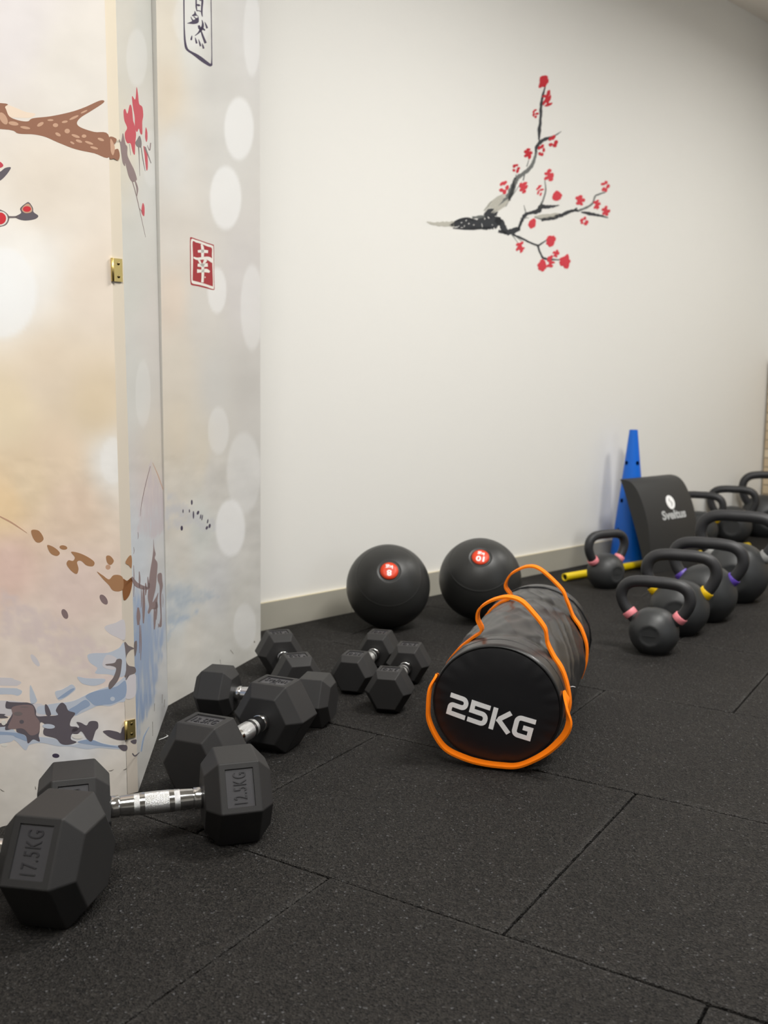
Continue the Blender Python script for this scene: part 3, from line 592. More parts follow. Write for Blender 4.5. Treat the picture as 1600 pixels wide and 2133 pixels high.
def shapes3(mb):
    mp = mapper(3); S3 = Z(370, 0, 14.22); S4 = Z(380, 480, 15.24); G = Z(230, 940, 5.468)
    def B(z, pts, m_, l=1, sm=True): blob(mb, mp, zz(z, pts), 0.0003*l, MI[m_], sm)
    def K(z, pts, ws, m_='pr_ink', l=2): stroke(mb, mp, zz(z, pts), ws, 0.0003*l, MI[m_], 6)
    # tall seal with ink characters
    K(S3, [(180, -1200), (182, -200), (185, 0), (192, 700), (210, 1150), (250, 1400), (320, 1500), (430, 1570), (560, 1650), (700, 1750), (850, 1860), (985, 1930), (1010, 1800), (1010, 1400), (1000, 700), (990, 0), (990, -900)], [2.2, 2.2, 2.6, 2.4, 3.6, 5, 4.4, 5, 7, 8, 7, 5.2, 2.2, 1.6, 1.6, 1.6, 1.4])
    K(S3, [(545, -600), (548, 0), (550, 200), (575, 330)], [2.5, 2.8, 3, 1.6]); K(S3, [(740, -600), (735, 0), (720, 200), (715, 380), (735, 500)], [3, 4, 3.6, 3.2, 1.2]); K(S3, [(560, 325), (625, 318), (700, 345)], [1.6, 2, 2]); K(S3, [(560, 140), (620, 155), (680, 165)], [3, 4.5, 1]); K(S3, [(620, -20), (700, 20)], [2, 2]); K(S3, [(560, -560), (720, -560)], [2.5, 2.5])
    K(S3, [(640, -560), (610, -700), (560, -800)], [2, 3, 1])
    B(S3, [(510, 320), (560, 430), (610, 480), (628, 600), (600, 680), (480, 712), (290, 696), (300, 680), (420, 630), (430, 595), (500, 580), (540, 540), (590, 520), (580, 470), (430, 475), (440, 440), (490, 400)], 'pr_ink', 2); K(S3, [(390, 500), (440, 600)], [1, 2.6]); K(S3, [(470, 480), (540, 550)], [1.4, 2])
    K(S3, [(720, 590), (745, 700), (735, 800), (690, 880), (610, 980), (510, 1060)], [1, 3.6, 5.5, 6, 3, 1.2]); K(S3, [(690, 900), (750, 1080), (830, 1280)], [2.5, 4, 5]); K(S3, [(625, 750), (660, 840), (740, 850), (810, 900)], [4, 6, 4, 3]); K(S3, [(800, 650), (840, 740), (875, 840)], [.8, 3, 4])
    for a_, b_ in [((425, 1050), (400, 1190)), ((520, 1110), (565, 1290)), ((620, 1160), (680, 1370)), ((725, 1280), (770, 1440))]: K(S3, [a_, ((a_[0]+b_[0])/2, (a_[1]+b_[1])/2), b_], [.7, 3.2, 3.6])
    # red seal
    B(S4, [(262, 215), (400, 255), (600, 325), (800, 395), (960, 445), (1000, 500), (1003, 900), (1008, 1400), (1020, 1830), (1005, 1880), (960, 1890), (760, 1840), (500, 1775), (310, 1740), (260, 1680), (245, 1400), (240, 700), (238, 300)], 'pr_seal', 1)
    B(S4, [(275, 290), (420, 300), (600, 355), (800, 430), (950, 480), (980, 540), (988, 1000), (992, 1500), (1000, 1810), (960, 1860), (760, 1790), (520, 1725), (360, 1695), (290, 1640), (275, 1400), (270, 700)], 'pr_white', 2)
    B(S4, [(322, 372), (430, 380), (600, 430), (800, 510), (930, 565), (935, 800), (955, 1300), (965, 1740), (930, 1765), (700, 1690), (480, 1630), (340, 1590), (322, 1540), (335, 900)], 'pr_seal', 3)
    Wt = lambda pts, ws: K(S4, pts, ws, 'pr_white', 4)
    Wt([(595, 440), (635, 560), (635, 850)], [3, 6, 5.5]); Wt([(485, 665), (640, 660), (810, 675)], [5, 6.5, 6]); Wt([(350, 855), (460, 900), (640, 885), (800, 885), (890, 930), (945, 1010)], [3, 5, 5.5, 7, 8, 4]); Wt([(515, 930), (570, 1040), (620, 1110)], [4, 4, 4.5]); Wt([(740, 930), (690, 1020), (640, 1110)], [7, 5, 5])
    Wt([(480, 1100), (640, 1110), (800, 1095)], [6, 7, 7.5]); Wt([(460, 1290), (560, 1290), (640, 1280), (760, 1275), (860, 1320)], [8, 6, 6, 7.5, 4]); Wt([(640, 1050), (645, 1300), (640, 1500), (630, 1650)], [6, 5.5, 5, 5.2]); ell(mb, mp, *S4(715, 1485), 1.2, 1.5, 0.0012, MI['pr_white'])
    # distant slope with birds
    for (x, y, rx, ry, r) in [(927, 582, 10, 30, 0), (827, 682, 6, 22, 0), (900, 680, 6, 20, 0), (946, 725, 8, 46, 0), (997, 700, 13, 24, 20), (1027, 745, 6, 28, 10), (1045, 755, 6, 34, 10), (1108, 798, 7, 26, 10), (1130, 850, 12, 26, 10), (1098, 872, 12, 22, 20), (812, 876, 14, 28, 0)]:
        ell(mb, mp, *G(x, y), rx/5.468, ry/5.468, 0.0006, MI['pr_ink'], r, 12)
    Q4 = Z(330, 1370, 7.353)
    K(Q4, [(945, 30), (955, 100)], [.8, .4], 'pr_scuff'); ell(mb, mp, 530, 1337, 1.2, 2, 0.0006, MI['pr_scuff']); K(Z(0, 0, 1), [(480, 1354), (486, 1362)], [1, 1], 'pr_scuff')
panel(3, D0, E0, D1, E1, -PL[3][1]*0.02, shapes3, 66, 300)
# brass hinges
def hinge(uv, k, w_, h_, side):
    a_, nn = PL[k]; c = on_plane(uv[0], uv[1], a_, nn); up = (A1-A0).normalized(); sd = (C0-A0).normalized()
    mb = MB(); mb.box(c-sd*0.0015-up*h_/2+nn*0.0002, sd*w_, up*h_, nn*0.0012)
    tube(mb, [c-sd*0.002-up*h_/2+nn*0.002, c-sd*0.002+up*h_/2+nn*0.002], 0.0024, 12)
    o = mb.build('hinge', 'brass', scr, so, recalc=True)
    for q in (-0.28, 0.28):
        m2 = MB(); lathe(m2, [(0.0, 0.0022), (0.0018, 0.0020), (0.0026, 0.0012), (0.0026, 0)], c+sd*w_*0.5+up*h_*q, nn, 14)
        m2.build('screw', 'screw', o, so)
hinge((236, 562), 'e', 0.0155, 0.034, 1); hinge((264, 1520), 'e', 0.0155, 0.030, 1)
for (u, v) in ((336, 583), (350, 1363)):
    c = on_plane(u, v, *PL[2]); mb = MB(); tube(mb, [c-V((0, 0, .017))+PL[2][1]*.001, c+V((0, 0, .017))+PL[2][1]*.001], 0.0016, 10); mb.build('hinge', 'brass', scr, so)

# ================================================================== dumbbells
def head_mesh(s, r, re, Hl, c, L_, label_face, text, flip, parent, logo=False):
    zc = r*math.cos(PI/6); mb = MB(); vs = []
    xs = [Hl, Hl+c, Hl+c+L_, Hl+2*c+L_]
    for st in range(4):
        rr = r if st in (1, 2) else re*r
        for k in range(6):
            a_ = k*PI/3; vs.append(V((s*xs[st], rr*math.cos(a_), zc+rr*math.sin(a_))))
    fs = [tuple(range(6)), tuple(range(18, 24))]
    for st in range(3):
        for k in range(6): fs.append((st*6+k, st*6+(k+1) % 6, (st+1)*6+(k+1) % 6, (st+1)*6+k))
    mb.add(vs, fs); o = mb.build('weight_head', ['rubber', 'plate'], parent, recalc=True)
    bevel(o, 0.0016 if r > .06 else 0.0012, 2)
    if label_face is not None:
        ang = {'top': PI/2, 'near': PI*5/6}[label_face]
        nn = V((0, math.cos(ang), math.sin(ang))); bm = bmesh.new(); bm.from_mesh(o.data); bm.faces.ensure_lookup_table()
        fc = max(bm.faces, key=lambda f: f.calc_area() if f.normal.dot(nn) > 0.98 else 0)
        cen = fc.calc_center_median(); marg = min(0.011, L_*0.17)
        bmesh.ops.inset_region(bm, faces=[fc], thickness=marg)
        ext = bmesh.ops.inset_region(bm, faces=[fc], thickness=0.0009, depth=-0.0022)
        fc.material_index = 1
        bm.to_mesh(o.data); bm.free()
        if text:
            tx = V((0, math.cos(ang-PI/2), math.sin(ang-PI/2)))   # round the circumference, upwards
            ty = V((-1, 0, 0))
            if flip: tx, ty = -tx, -ty
            Wd, Hd = (r-2*marg)*0.84, (L_-2*marg)*(0.50 if not logo else 0.42)
            base = cen-nn*0.0021-tx*Wd/2-ty*(Hd*0.5)
            if logo: base += ty*Hd*0.35
            mb = MB(); put_text(mb, text, lambda x, y, h: base+tx*(x*Wd)+ty*(y*Hd)+nn*h, 0.0011, -0.004, 0, 1.18)
            if logo:
                lc = cen-nn*0.0021-ty*Hd*0.75
                lathe(mb, [(0.0045, 0), (0.0045, 0.001), (0.0062, 0.001), (0.0062, 0)], lc, nn, 20)
            mb.build('weight_marking', 'mark', o)
    return o
def handle_mesh(Hl, zc, parent, k=1.0):
    mb = MB(); seg = 40
    def lp(prof, mi): lathe(mb, [(r*k, x) for r, x in prof], V((0, 0, zc)), V((1, 0, 0)), seg, mi)
    e = Hl; c_ = 0.011
    for s in (-1, 1):
        lp([(0.0100, s*(e+0.004)), (0.0152, s*(e+0.001)), (0.0155, s*(e-0.001)), (0.0155, s*(e-c_)), (0.0150, s*(e-c_-0.001))], 0)
        lp([(0.0150, s*(e-c_-0.001)), (0.0136, s*(e-c_-0.0015)), (0.0136, s*(e-c_-0.0025)), (0.0144, s*(e-c_-0.003))], 0)
    n = 40; h = e-c_-0.003
    R_ = lambda x: 0.0144+0.0018*math.cos(x/h*PI/2)
    cuts = [-h, -0.60*h, -0.42*h, -0.25*h*1.35, 0.25*h*1.35, 0.42*h*1.02, 0.60*h, h]
    cuts = [-h, -0.64*h, -0.48*h, -0.34*h, 0.34*h, 0.48*h, 0.64*h, h]
    for i in range(7):
        a_, b_ = cuts[i], cuts[i+1]; mi = 1 if i in (1, 3, 5) else 0
        lp([(R_(a_+(b_-a_)*j/6)-(0.0003 if mi else 0), a_+(b_-a_)*j/6) for j in range(7)], mi)
    return mb.build('handle', ['chrome', 'knurl'], parent)
def dumbbell(cx, cy, th, r, re, Hl, c, L_, label, face, texts, flip=False, logo=(False, False), group='black hex dumbbells'):
    e = empty('hex_dumbbell', (cx, cy, 0.0006), th); tag(e, label, 'dumbbell', group)
    for s, tx, lg in ((-1, texts[0], logo[0]), (1, texts[1], logo[1])):
        head_mesh(s, r, re, Hl, c, L_, face if tx is not None else None, tx, flip, e, lg)
    handle_mesh(Hl, r*math.cos(PI/6), e, 1.0 if r > .06 else 0.9)
    return e
dumbbell(-0.519, 1.188, -0.171, 0.0813, 0.667, 0.0650, 0.0216, 0.0617, 'largest black hex dumbbell marked 17.5KG, cut off by the left photo edge', 'near', ('17.5KG', '17.5KG'))
dumbbell(-0.322, 1.353, 0.287, 0.0705, 0.675, 0.0643, 0.0195, 0.0567, 'black hex dumbbell marked 12.5KG with its whole chrome handle in view, front left', 'near', ('12.5KG', '12.5KG'))
dumbbell(-0.239, 1.636, 1.175, 0.0705, 0.670, 0.0662, 0.0213, 0.0566, 'large black hex dumbbell pointing away from the camera, directly behind the 12.5KG one', 'top', ('12.5KG', 'Sveltus'), True, (False, True))
dumbbell(-0.230, 1.889, -0.228, 0.0546, 0.681, 0.0630, 0.0147, 0.0460, 'medium black hex dumbbell lying crosswise along the foot of the screen', None, (None, None))
dumbbell(-0.209, 2.117, 1.863, 0.0534, 0.710, 0.0612, 0.0184, 0.0433, "black hex dumbbell farthest to the back left, by the screen's right edge", 'top', ('7.5KG', '7.5KG'))
dumbbell(-0.034, 2.174, 1.302, 0.0469, 0.766, 0.0565, 0.0190, 0.0458, 'small black hex dumbbell in front of the 8 kg ball, left of its twin', 'top', ('5KG', '5KG'))
dumbbell(0.037, 2.050, 1.350, 0.0488, 0.730, 0.0634, 0.0175, 0.0395, 'small black hex dumbbell nearest the sandbag, right of its twin', 'top', ('5KG', '5KG'))

# ================================================================== slam balls
def slam_ball(loc, R_, num, uv, label, spin):
    e = empty('slam_ball', (loc[0], loc[1], 0)); tag(e, label, 'slam ball', 'black slam balls by the wall')
    c = V((0, 0, R_)); C_ = V((loc[0], loc[1], R_))
    w_ = ray(*uv); oc = CAM-C_; b_ = oc.dot(w_); disc = b_*b_-(oc.dot(oc)-R_*R_); hit = CAM+w_*(-b_-math.sqrt(disc)); n_ = (hit-C_).normalized()
    up = V((0, 0, 1)); tx = n_.cross(up).normalized(); tx = -tx if tx.dot(CR) < 0 else tx; ty = n_.cross(tx); ty = -ty if ty.z < 0 else ty
    tx, ty = (tx*math.cos(spin)+ty*math.sin(spin)), (-tx*math.sin(spin)+ty*math.cos(spin))
    mb = MB(); prof = []
    lr = 0.0235; a0 = math.asin(lr*1.38/R_)
    prof += [(0.0, R_-0.0032), (lr, R_-0.0042), (lr+0.0008, R_-0.006), (lr+0.0045, R_-0.007), (lr+0.0072, R_-0.0046)]
    a_ = a0
    while a_ < PI:
        bump = 0.0011*math.exp(-((a_-0.855)/0.009)**2); q = R_+bump
        # a little slumped where it rests on the floor
        prof.append((q*math.sin(a_), q*math.cos(a_))); a_ += 0.014
    lathe(mb, prof, c, n_, 96)
    for v in mb.v:
        if v.z < 0.0008: v.z = 0.0008
    o = mb.build('ball_shell', 'ball', e)
    mb = MB(); lathe(mb, [(0, R_-0.0016), (lr*0.6, R_-0.0020), (lr, R_-0.0030), (lr, R_-0.0045)], c, n_, 48); mb.build('weight_label', 'red', e)
    lab = e.children[-1]; mb = MB()
    def fn(x0, y0, W_, H_): return lambda x, y, h: c+n_*(R_-0.0019-0.5*((x0+(x-.5)*W_)**2+(y0+(y-.5)*H_)**2)/0.2+h)+tx*(x0+(x-.5)*W_)+ty*(y0+(y-.5)*H_)
    wn = 0.0125 if len(num) == 1 else 0.023
    put_text(mb, num, fn(0, 0.0062, wn, 0.0165), 0.0008, 0.03)
    put_text(mb, 'kg', fn(0, -0.0115, 0.019, 0.0125), 0.0008, 0.02)
    mb.build('weight_marking', 'white', lab)
    return e
slam_ball((0.013, 2.64), 0.1138, '8', (811, 1188), 'black slam ball with red 8 kg label, left of the two balls at the wall', PI)
slam_ball((0.272, 2.741), 0.1155, '10', (1001, 1159), 'black slam ball with red 10 kg label, behind the sandbag', PI-0.12)

# ================================================================== sandbag
BX, BY, BT, BR, BLn = 0.19653, 1.65269, 1.28227, 0.1075, 0.562
bag = empty('sandbag', (BX, BY, 0.0006), BT); tag(bag, 'black cylindrical 25KG sandbag with orange carry straps, lying in the middle', 'sandbag')
LATW = 1.055      # the bag sags a little wider than tall
def bagR(x, ph):
    """local: axis +x, ph from right side (-y) upwards"""
    t_ = max(0, min(1, x/BLn)); r = BR*(1+0.035*math.sin(PI*t_))
    wr = noise.fractal(V((x*5, math.cos(ph+x*4.5)*2.2, math.sin(ph+x*4.5)*2.2)), 1, 2, 2)*0.0036 + (1-abs(noise.noise(V((x*4+3, math.cos(ph-x*5)*3.4, math.sin(ph-x*5)*3.4))))*2)**3*0.0022
    env = min(1, max(0, (x-0.02)/0.08))*min(1, max(0, (BLn-0.02-x)/0.08))
    r += wr*env
    for q, d in ((0.088, 0.0030), (0.385, 0.0030)): r -= d*math.exp(-((x-q)/0.016)**2)
    if x < 0.012: r -= 0.004*(1-x/0.012)**2
    if x > BLn-0.012: r -= 0.006*(1-(BLn-x)/0.012)**2
    return r
def bp_(x, ph, dr=0.0):
    r = bagR(x, ph)+dr; p = V((x, -r*LATW*math.cos(ph), BR+r*math.sin(ph)))
    if p.z < 0.001: p.z = 0.001
    return p
mb = MB(); NX, NP = 150, 160
vs = [bp_(BLn*i/NX, 2*PI*k/NP) for i in range(NX+1) for k in range(NP)]
mb.add(vs, [(i*NP+k, i*NP+(k+1) % NP, (i+1)*NP+(k+1) % NP, (i+1)*NP+k) for i in range(NX) for k in range(NP)], 0, True)
ob = mb.build('bag_body', 'vinyl', bag, recalc=True)
def dome(y, z, side):
    d = math.hypot(y, z)/BR; ph = math.atan2(z, -y)
    pk = (0.0010*noise.noise(V((math.cos(ph)*7, math.sin(ph)*7, 2)))+0.0005*math.sin(ph*23+4*math.sin(ph*2)))*max(0, (d-0.70)/0.30)*max(0, min(1, (1.0-d)*14)) + 0.0012*noise.noise(V((y*22, z*22, 5)))
    return (0.010*(1-d*d)**0.6 if d < 1 else 0) + pk
def cap(side):
    mb = MB(); vs = []; fs = []; NRr, NPp = 34, 200
    xe = 0 if side < 0 else BLn
    for i in range(NRr+1):
        d = (i/NRr)**0.8
        for k in range(NPp):
            ph = 2*PI*k/NPp; rr = (bagR(xe, ph)+0.0)*d*0.995; y, z = -rr*math.cos(ph), rr*math.sin(ph)
            p = V((xe+side*dome(y*0.998, z*0.998, side), y*LATW, BR+z)); p.z = max(p.z, 0.0012); vs.append(p)
    fs = [(i*NPp+k, i*NPp+(k+1) % NPp, (i+1)*NPp+(k+1) % NPp, (i+1)*NPp+k) for i in range(NRr) for k in range(NPp)]
    mb.add(vs, fs, 0, True); return mb.build('end_cap', 'endvinyl', bag, recalc=True)
c1 = cap(-1); cap(1)
for x, dr, rad in ((0.001, 0.0005, 0.0024), (BLn-0.001, 0.001, 0.0026), (BLn-0.055, 0.001, 0.0024)):
    mb = MB(); tube(mb, [bp_(x, 2*PI*k/96, dr) for k in range(96)], rad, 8, True); mb.build('piping', 'piping', bag)
# stitch line near the front seam
mb = MB(); tube(mb, [bp_(0.040, 2*PI*k/120, -0.0002) for k in range(120)], 0.0008, 6, True); mb.build('stitching', 'piping', bag)
# 25KG in wide square letters
def ribbon2d(mb, pts, wd, fn, thick=0.0009, mi=0):
    """flat lettering stroke with mitred corners; pts in metres on the cap"""
    pts = [p for i, p in enumerate(pts) if i == 0 or math.hypot(p[0]-pts[i-1][0], p[1]-pts[i-1][1]) > 1e-5]
    n = len(pts); Lf, Rt = [], []
    for i in range(n):
        if i == 0: d0 = d1 = (pts[1][0]-pts[0][0], pts[1][1]-pts[0][1])
        elif i == n-1: d0 = d1 = (pts[-1][0]-pts[-2][0], pts[-1][1]-pts[-2][1])
        else: d0 = (pts[i][0]-pts[i-1][0], pts[i][1]-pts[i-1][1]); d1 = (pts[i+1][0]-pts[i][0], pts[i+1][1]-pts[i][1])
        l0, l1 = math.hypot(*d0), math.hypot(*d1); n0 = (-d0[1]/l0, d0[0]/l0); n1 = (-d1[1]/l1, d1[0]/l1)
        mx_, my_ = n0[0]+n1[0], n0[1]+n1[1]; ml = math.hypot(mx_, my_); mx_, my_ = mx_/ml, my_/ml
        k = (wd/2)/max(0.45, mx_*n0[0]+my_*n0[1])
        Lf.append((pts[i][0]+mx_*k, pts[i][1]+my_*k)); Rt.append((pts[i][0]-mx_*k, pts[i][1]-my_*k))
    L2, R2 = [], []
    for i in range(n-1):
        m_ = max(1, int(math.hypot(pts[i+1][0]-pts[i][0], pts[i+1][1]-pts[i][1])/0.004))
        for j in range(m_):
            t_ = j/m_; L2.append(tuple(a*(1-t_)+b*t_ for a, b in zip(Lf[i], Lf[i+1]))); R2.append(tuple(a*(1-t_)+b*t_ for a, b in zip(Rt[i], Rt[i+1])))
    L2.append(Lf[-1]); R2.append(Rt[-1]); N = len(L2)
    vs = [fn(*p, thick) for p in L2]+[fn(*p, thick) for p in R2]+[fn(*p, 0) for p in L2]+[fn(*p, 0) for p in R2]; fs = []
    for i in range(N-1): fs += [(i, i+1, N+i+1, N+i), (i, 2*N+i, 2*N+i+1, i+1), (N+i, N+i+1, 3*N+i+1, 3*N+i)]
    fs += [(0, N, 3*N, 2*N), (N-1, 2*N-1, 4*N-1, 3*N-1)]
    mb.add(vs, fs, mi)
TA = math.atan2(-0.0134-0.020, 0.0687+0.0784)*1.0
TLx, TLy = -0.0872, -0.0203
def capf(x, y, h):
    """x,y in text frame (origin lower left of the 2, metres)"""
    lx = TLx+x*math.cos(TA)-y*math.sin(TA)+y*0.0; hz = TLy+x*math.sin(TA)+y*math.cos(TA)
    Y, Zz = -lx, hz
    return V((-dome(Y/LATW, Zz, -1)-h, Y, BR+Zz))
mb = MB(); Wl, Hh, sw = 0.0345, 0.0400, 0.0082; h2 = sw/2
def rnd_c(cx, cy, r, a0, a1, n=6): return [(cx+r*math.cos(math.radians(a0+(a1-a0)*k/n)), cy+r*math.sin(math.radians(a0+(a1-a0)*k/n))) for k in range(n+1)]
def G_(pts, x): ribbon2d(mb, [(p[0]+x, p[1]) for p in pts], sw, capf)
rc = 0.0075; mid = Hh/2
G_([(0, Hh-h2)]+rnd_c(Wl-h2-rc, Hh-h2-rc, rc, 90, 0)[0:]+rnd_c(Wl-h2-rc, mid+rc-0.0, rc, 0, -90)+rnd_c(h2+rc*.7, mid-rc*.7, rc*.7, 90, 180)+[(h2, h2), (Wl, h2)], 0.0)
G_([(Wl, Hh-h2), (h2, Hh-h2), (h2, mid+0.0015), (Wl-h2-rc, mid+0.0015)]+rnd_c(Wl-h2-rc, mid+0.0015-rc, rc, 90, 0)+rnd_c(Wl-h2-rc, h2+rc, rc, 0, -90)+[(0, h2)], 0.0385)
G_([(h2, 0), (h2, Hh)], 0.078); G_([(0.031, Hh-0.001), (0.0125, mid+0.0005), (0.0105, mid+0.001)], 0.078); G_([(0.0115, mid+0.002), (0.035, 0.002)], 0.078)
G_([(Wl+0.001, Hh-h2), (h2+rc, Hh-h2)]+rnd_c(h2+rc, Hh-h2-rc, rc, 90, 180)+rnd_c(h2+rc, h2+rc, rc, 180, 270)+[(Wl-h2, h2), (Wl-h2, mid+0.0002), (0.017, mid+0.0002)], 0.1175)
mb.build('weight_marking', 'white', c1)
# orange straps
def strap(name, path, wd, th_, axis=V((1, 0, 0)), tw=None):
    """path: local points; ribbon whose width runs along 'axis' (optionally twisted per point)"""
    q = cr([tuple(p)+((tw[i] if tw else 0.0),) for i, p in enumerate(path)], 8); P = [V(p[:3]) for p in q]; TW = [p[3] for p in q]; n = len(P)
    vs = []
    for i in range(n):
        T = (P[min(n-1, i+1)]-P[max(0, i-1)]).normalized(); A = (axis-T*axis.dot(T)).normalized(); Nn = T.cross(A)
        a_ = TW[i]; A2 = A*math.cos(a_)+Nn*math.sin(a_); N2 = -A*math.sin(a_)+Nn*math.cos(a_)
        prof = [(-.5, -.5), (-.42, -.62), (0, -.5), (.42, -.62), (.5, -.5), (.5, .5), (.42, .62), (0, .5), (-.42, .62), (-.5, .5)]
        for (x, y) in prof: vs.append(P[i]+A2*(x*wd)+N2*(y*th_))
    K = 10; fs = [(i*K+k, i*K+(k+1) % K, (i+1)*K+(k+1) % K, (i+1)*K+k) for i in range(n-1) for k in range(K)]+[tuple(range(K))[::-1], tuple((n-1)*K+k for k in range(K))]
    for v in vs:
        if v.z < 0.0008: v.z = 0.0008
    mb = MB(); mb.add(vs, fs, 0, True); o = mb.build(name, 'orange', bag, recalc=True); bm = bmesh.new(); bm.from_mesh(o.data)
    for e_ in bm.edges:
        if len(e_.link_faces) == 2 and e_.calc_face_angle(0) > 0.9: e_.smooth = False
    bm.to_mesh(o.data); bm.free(); return o
def lh(x, lat, h): return V((x, -lat*0.1101, BR+h*0.1101*1.0))
def sp_(x, deg, dr=0.003): return bp_(x, math.radians(deg), dr)
# strap round the bag body under the handle, left side to bottom, then the free handle loop
near = [sp_(0.088, 207), sp_(0.088, 180), sp_(0.088, 160), sp_(0.088, 140), sp_(0.088, 122, 0.004), lh(0.086, -0.40, 1.00), lh(0.088, -0.475, 1.18), lh(0.088, -0.46, 1.33), lh(0.088, -0.36, 1.44), lh(0.088, -0.19, 1.535), lh(0.088, 0.02, 1.585), lh(0.088, 0.24, 1.53), lh(0.088, 0.46, 1.32), lh(0.088, 0.62, 1.12), lh(0.088, 0.655, 0.98), lh(0.088, 0.68, 0.86), sp_(0.086, 42, 0.004), sp_(0.082, 28), sp_(0.078, 12), sp_(0.072, -4, 0.004), sp_(0.066, -16, 0.004)]
strap('carry_strap', near, 0.024, 0.0034)
far = [sp_(0.385, 205), sp_(0.385, 170), sp_(0.385, 140), sp_(0.385, 122, 0.004), lh(0.385, -0.36, 1.00), lh(0.385, -0.47, 1.19), lh(0.385, -0.44, 1.34), lh(0.385, -0.33, 1.48), lh(0.385, -0.06, 1.61), lh(0.385, 0.19, 1.56), lh(0.385, 0.57, 1.23), lh(0.385, 0.68, 1.02), lh(0.39, 0.74, 0.86), sp_(0.392, 42, 0.004), sp_(0.39, 28, 0.004), sp_(0.385, 10, 0.005), sp_(0.38, -8, 0.005), sp_(0.375, -24, 0.004)]
strap('carry_strap', far, 0.024, 0.0034)
endp = [sp_(0.020, 162, 0.003), sp_(0.002, 160, 0.006), lh(-0.010, -1.05, 0.20), lh(-0.016, -1.06, -0.05), lh(-0.018, -1.04, -0.28), lh(-0.018, -0.91, -0.55), lh(-0.016, -0.74, -0.74), lh(-0.015, -0.45, -0.85), lh(-0.014, -0.17, -0.90), lh(-0.014, 0.12, -0.905), lh(-0.014, 0.37, -0.88), lh(-0.016, 0.62, -0.75), lh(-0.020, 0.87, -0.55), lh(-0.020, 1.08, -0.30), lh(-0.018, 1.15, -0.10), lh(-0.008, 1.10, 0.08), sp_(0.008, 10, 0.006), sp_(0.03, 12, 0.004)]
strap('end_strap', endp, 0.0165, 0.0036, tw=[0, 0, 0.05, 0.05, 0.05, 0.05, 0.1, 0.12, 0.1, 0.1, 0.12, 0.2, 0.35, 0.5, 0.6, 0.3, 0, 0])
mb = MB(); p = sp_(0.10, 8, 0.001); tube(mb, [p, p+V((0.002, -0.004, 0.001)), p+V((0.004, -0.009, -0.0005))], 0.0005, 6); mb.build('loose_thread', 'white', bag)

# ================================================================== kettlebells
def kettlebell(x, y, yaw, R_, Wd, Ht, tb, ring, label, group='black kettlebells along the wall'):
    e = empty('kettlebell', (x, y, 0.0006), yaw); tag(e, label, 'kettlebell', group)
    zc = R_*0.84; mb = MB(); n1, n2 = 96, 60; vs = []
    for i in range(1, n2):
        th = PI*i/n2
        for k in range(n1):
            a_ = 2*PI*k/n1; d = V((math.sin(th)*math.cos(a_), math.sin(th)*math.sin(a_), math.cos(th)))
            p = d*R_
            if abs(p.y) > R_*0.90:      # flat weight discs front and back
                p.y = math.copysign(R_*0.90 - (0.0010 if math.hypot(p.x, p.z) < R_*0.36 else 0), p.y)
            p.z += zc
            # shoulders rise towards the horns
            if d.z > 0.35: p.z += 0.010*(R_/0.061)*max(0, abs(d.x)-0.15)*(d.z-0.35)
            if p.z < 0.004: s_ = 0.004-p.z; p.z = max(0.0, 0.004-s_*4)
            vs.append(p)
    top = V((0, 0, zc+R_)); vs.append(top); it = len(vs)-1; vs.append(V((0, 0, 0))); ib = len(vs)-1
    fs = [((i)*n1+k, (i+1)*n1+k, (i+1)*n1+(k+1) % n1, i*n1+(k+1) % n1) for i in range(n2-2) for k in range(n1)]
    fs += [(it, k, (k+1) % n1) for k in range(n1)]+[(ib, (n2-2)*n1+(k+1) % n1, (n2-2)*n1+k) for k in range(n1)]
    mb.add(vs, fs, 0, True)
    for s in (-1, 1): mb.box((-R_*0.26, s*R_*0.888-0.0006, zc-0.0006), (R_*0.52, 0, 0), (0, 0.0012, 0), (0, 0, 0.0012))
    mb.build('body', 'iron', e, recalc=True)
    wx = Wd/2-tb; sx = wx/0.080; kz = (Ht-tb-zc)/(0.178-0.051)
    half = [(0.012, 0.060), (0.030, 0.072), (0.046, 0.082), (0.060, 0.096), (0.0725, 0.115), (0.0795, 0.138), (0.074, 0.160), (0.056, 0.1735), (0.028, 0.1778), (0, 0.178)]
    half = [(a_*sx, zc+(b_-0.051)*kz) for a_, b_ in half]
    pts = [V((-a_, 0, b_)) for a_, b_ in half]+[V((a_, 0, b_)) for a_, b_ in half[::-1][1:]]
    q = [V(p) for p in cr([tuple(p) for p in pts], 7)]
    N = len(q); rad = [tb*(1+0.22*max(0, 1-min(i, N-1-i)/22)) for i in range(N)]
    mb = MB(); tube(mb, q, rad, 26); mb.build('handle', 'grip', e)
    if ring:
        for s in (-1, 1):
            p0 = V((s*half[3][0], 0, half[3][1])); t_ = (V((s*half[4][0], 0, half[4][1]))-V((s*half[2][0], 0, half[2][1]))).normalized()
            rl = 0.0078*(R_/0.061)**0.5; rr = tb*1.20
            mb = MB(); lathe(mb, [(rr-0.003, -rl), (rr-0.0006, -rl), (rr, -rl+0.0008), (rr, rl-0.0008), (rr-0.0006, rl), (rr-0.003, rl)], p0-t_*0.004, t_, 36)
            mb.build('colour_ring', ring, e, recalc=True)
    return e
kettlebell(0.675, 2.408, math.radians(-27), .061, .198, .191, .0145, 'pink', 'small black kettlebell with pink rings, frontmost of the row at right')
kettlebell(0.797, 2.609, math.radians(-24), .078, .213, .226, .0158, 'yellow', 'black kettlebell with yellow rings, behind the front pink-ringed one')
kettlebell(0.921, 2.771, math.radians(-30), .085, .226, .234, .0165, 'purple', 'black kettlebell with purple rings, between the yellow and grey ringed ones')
kettlebell(1.097, 3.03, math.radians(-28), .097, .262, .28, .0178, 'grey', 'large black kettlebell with grey rings, at the right photo edge')
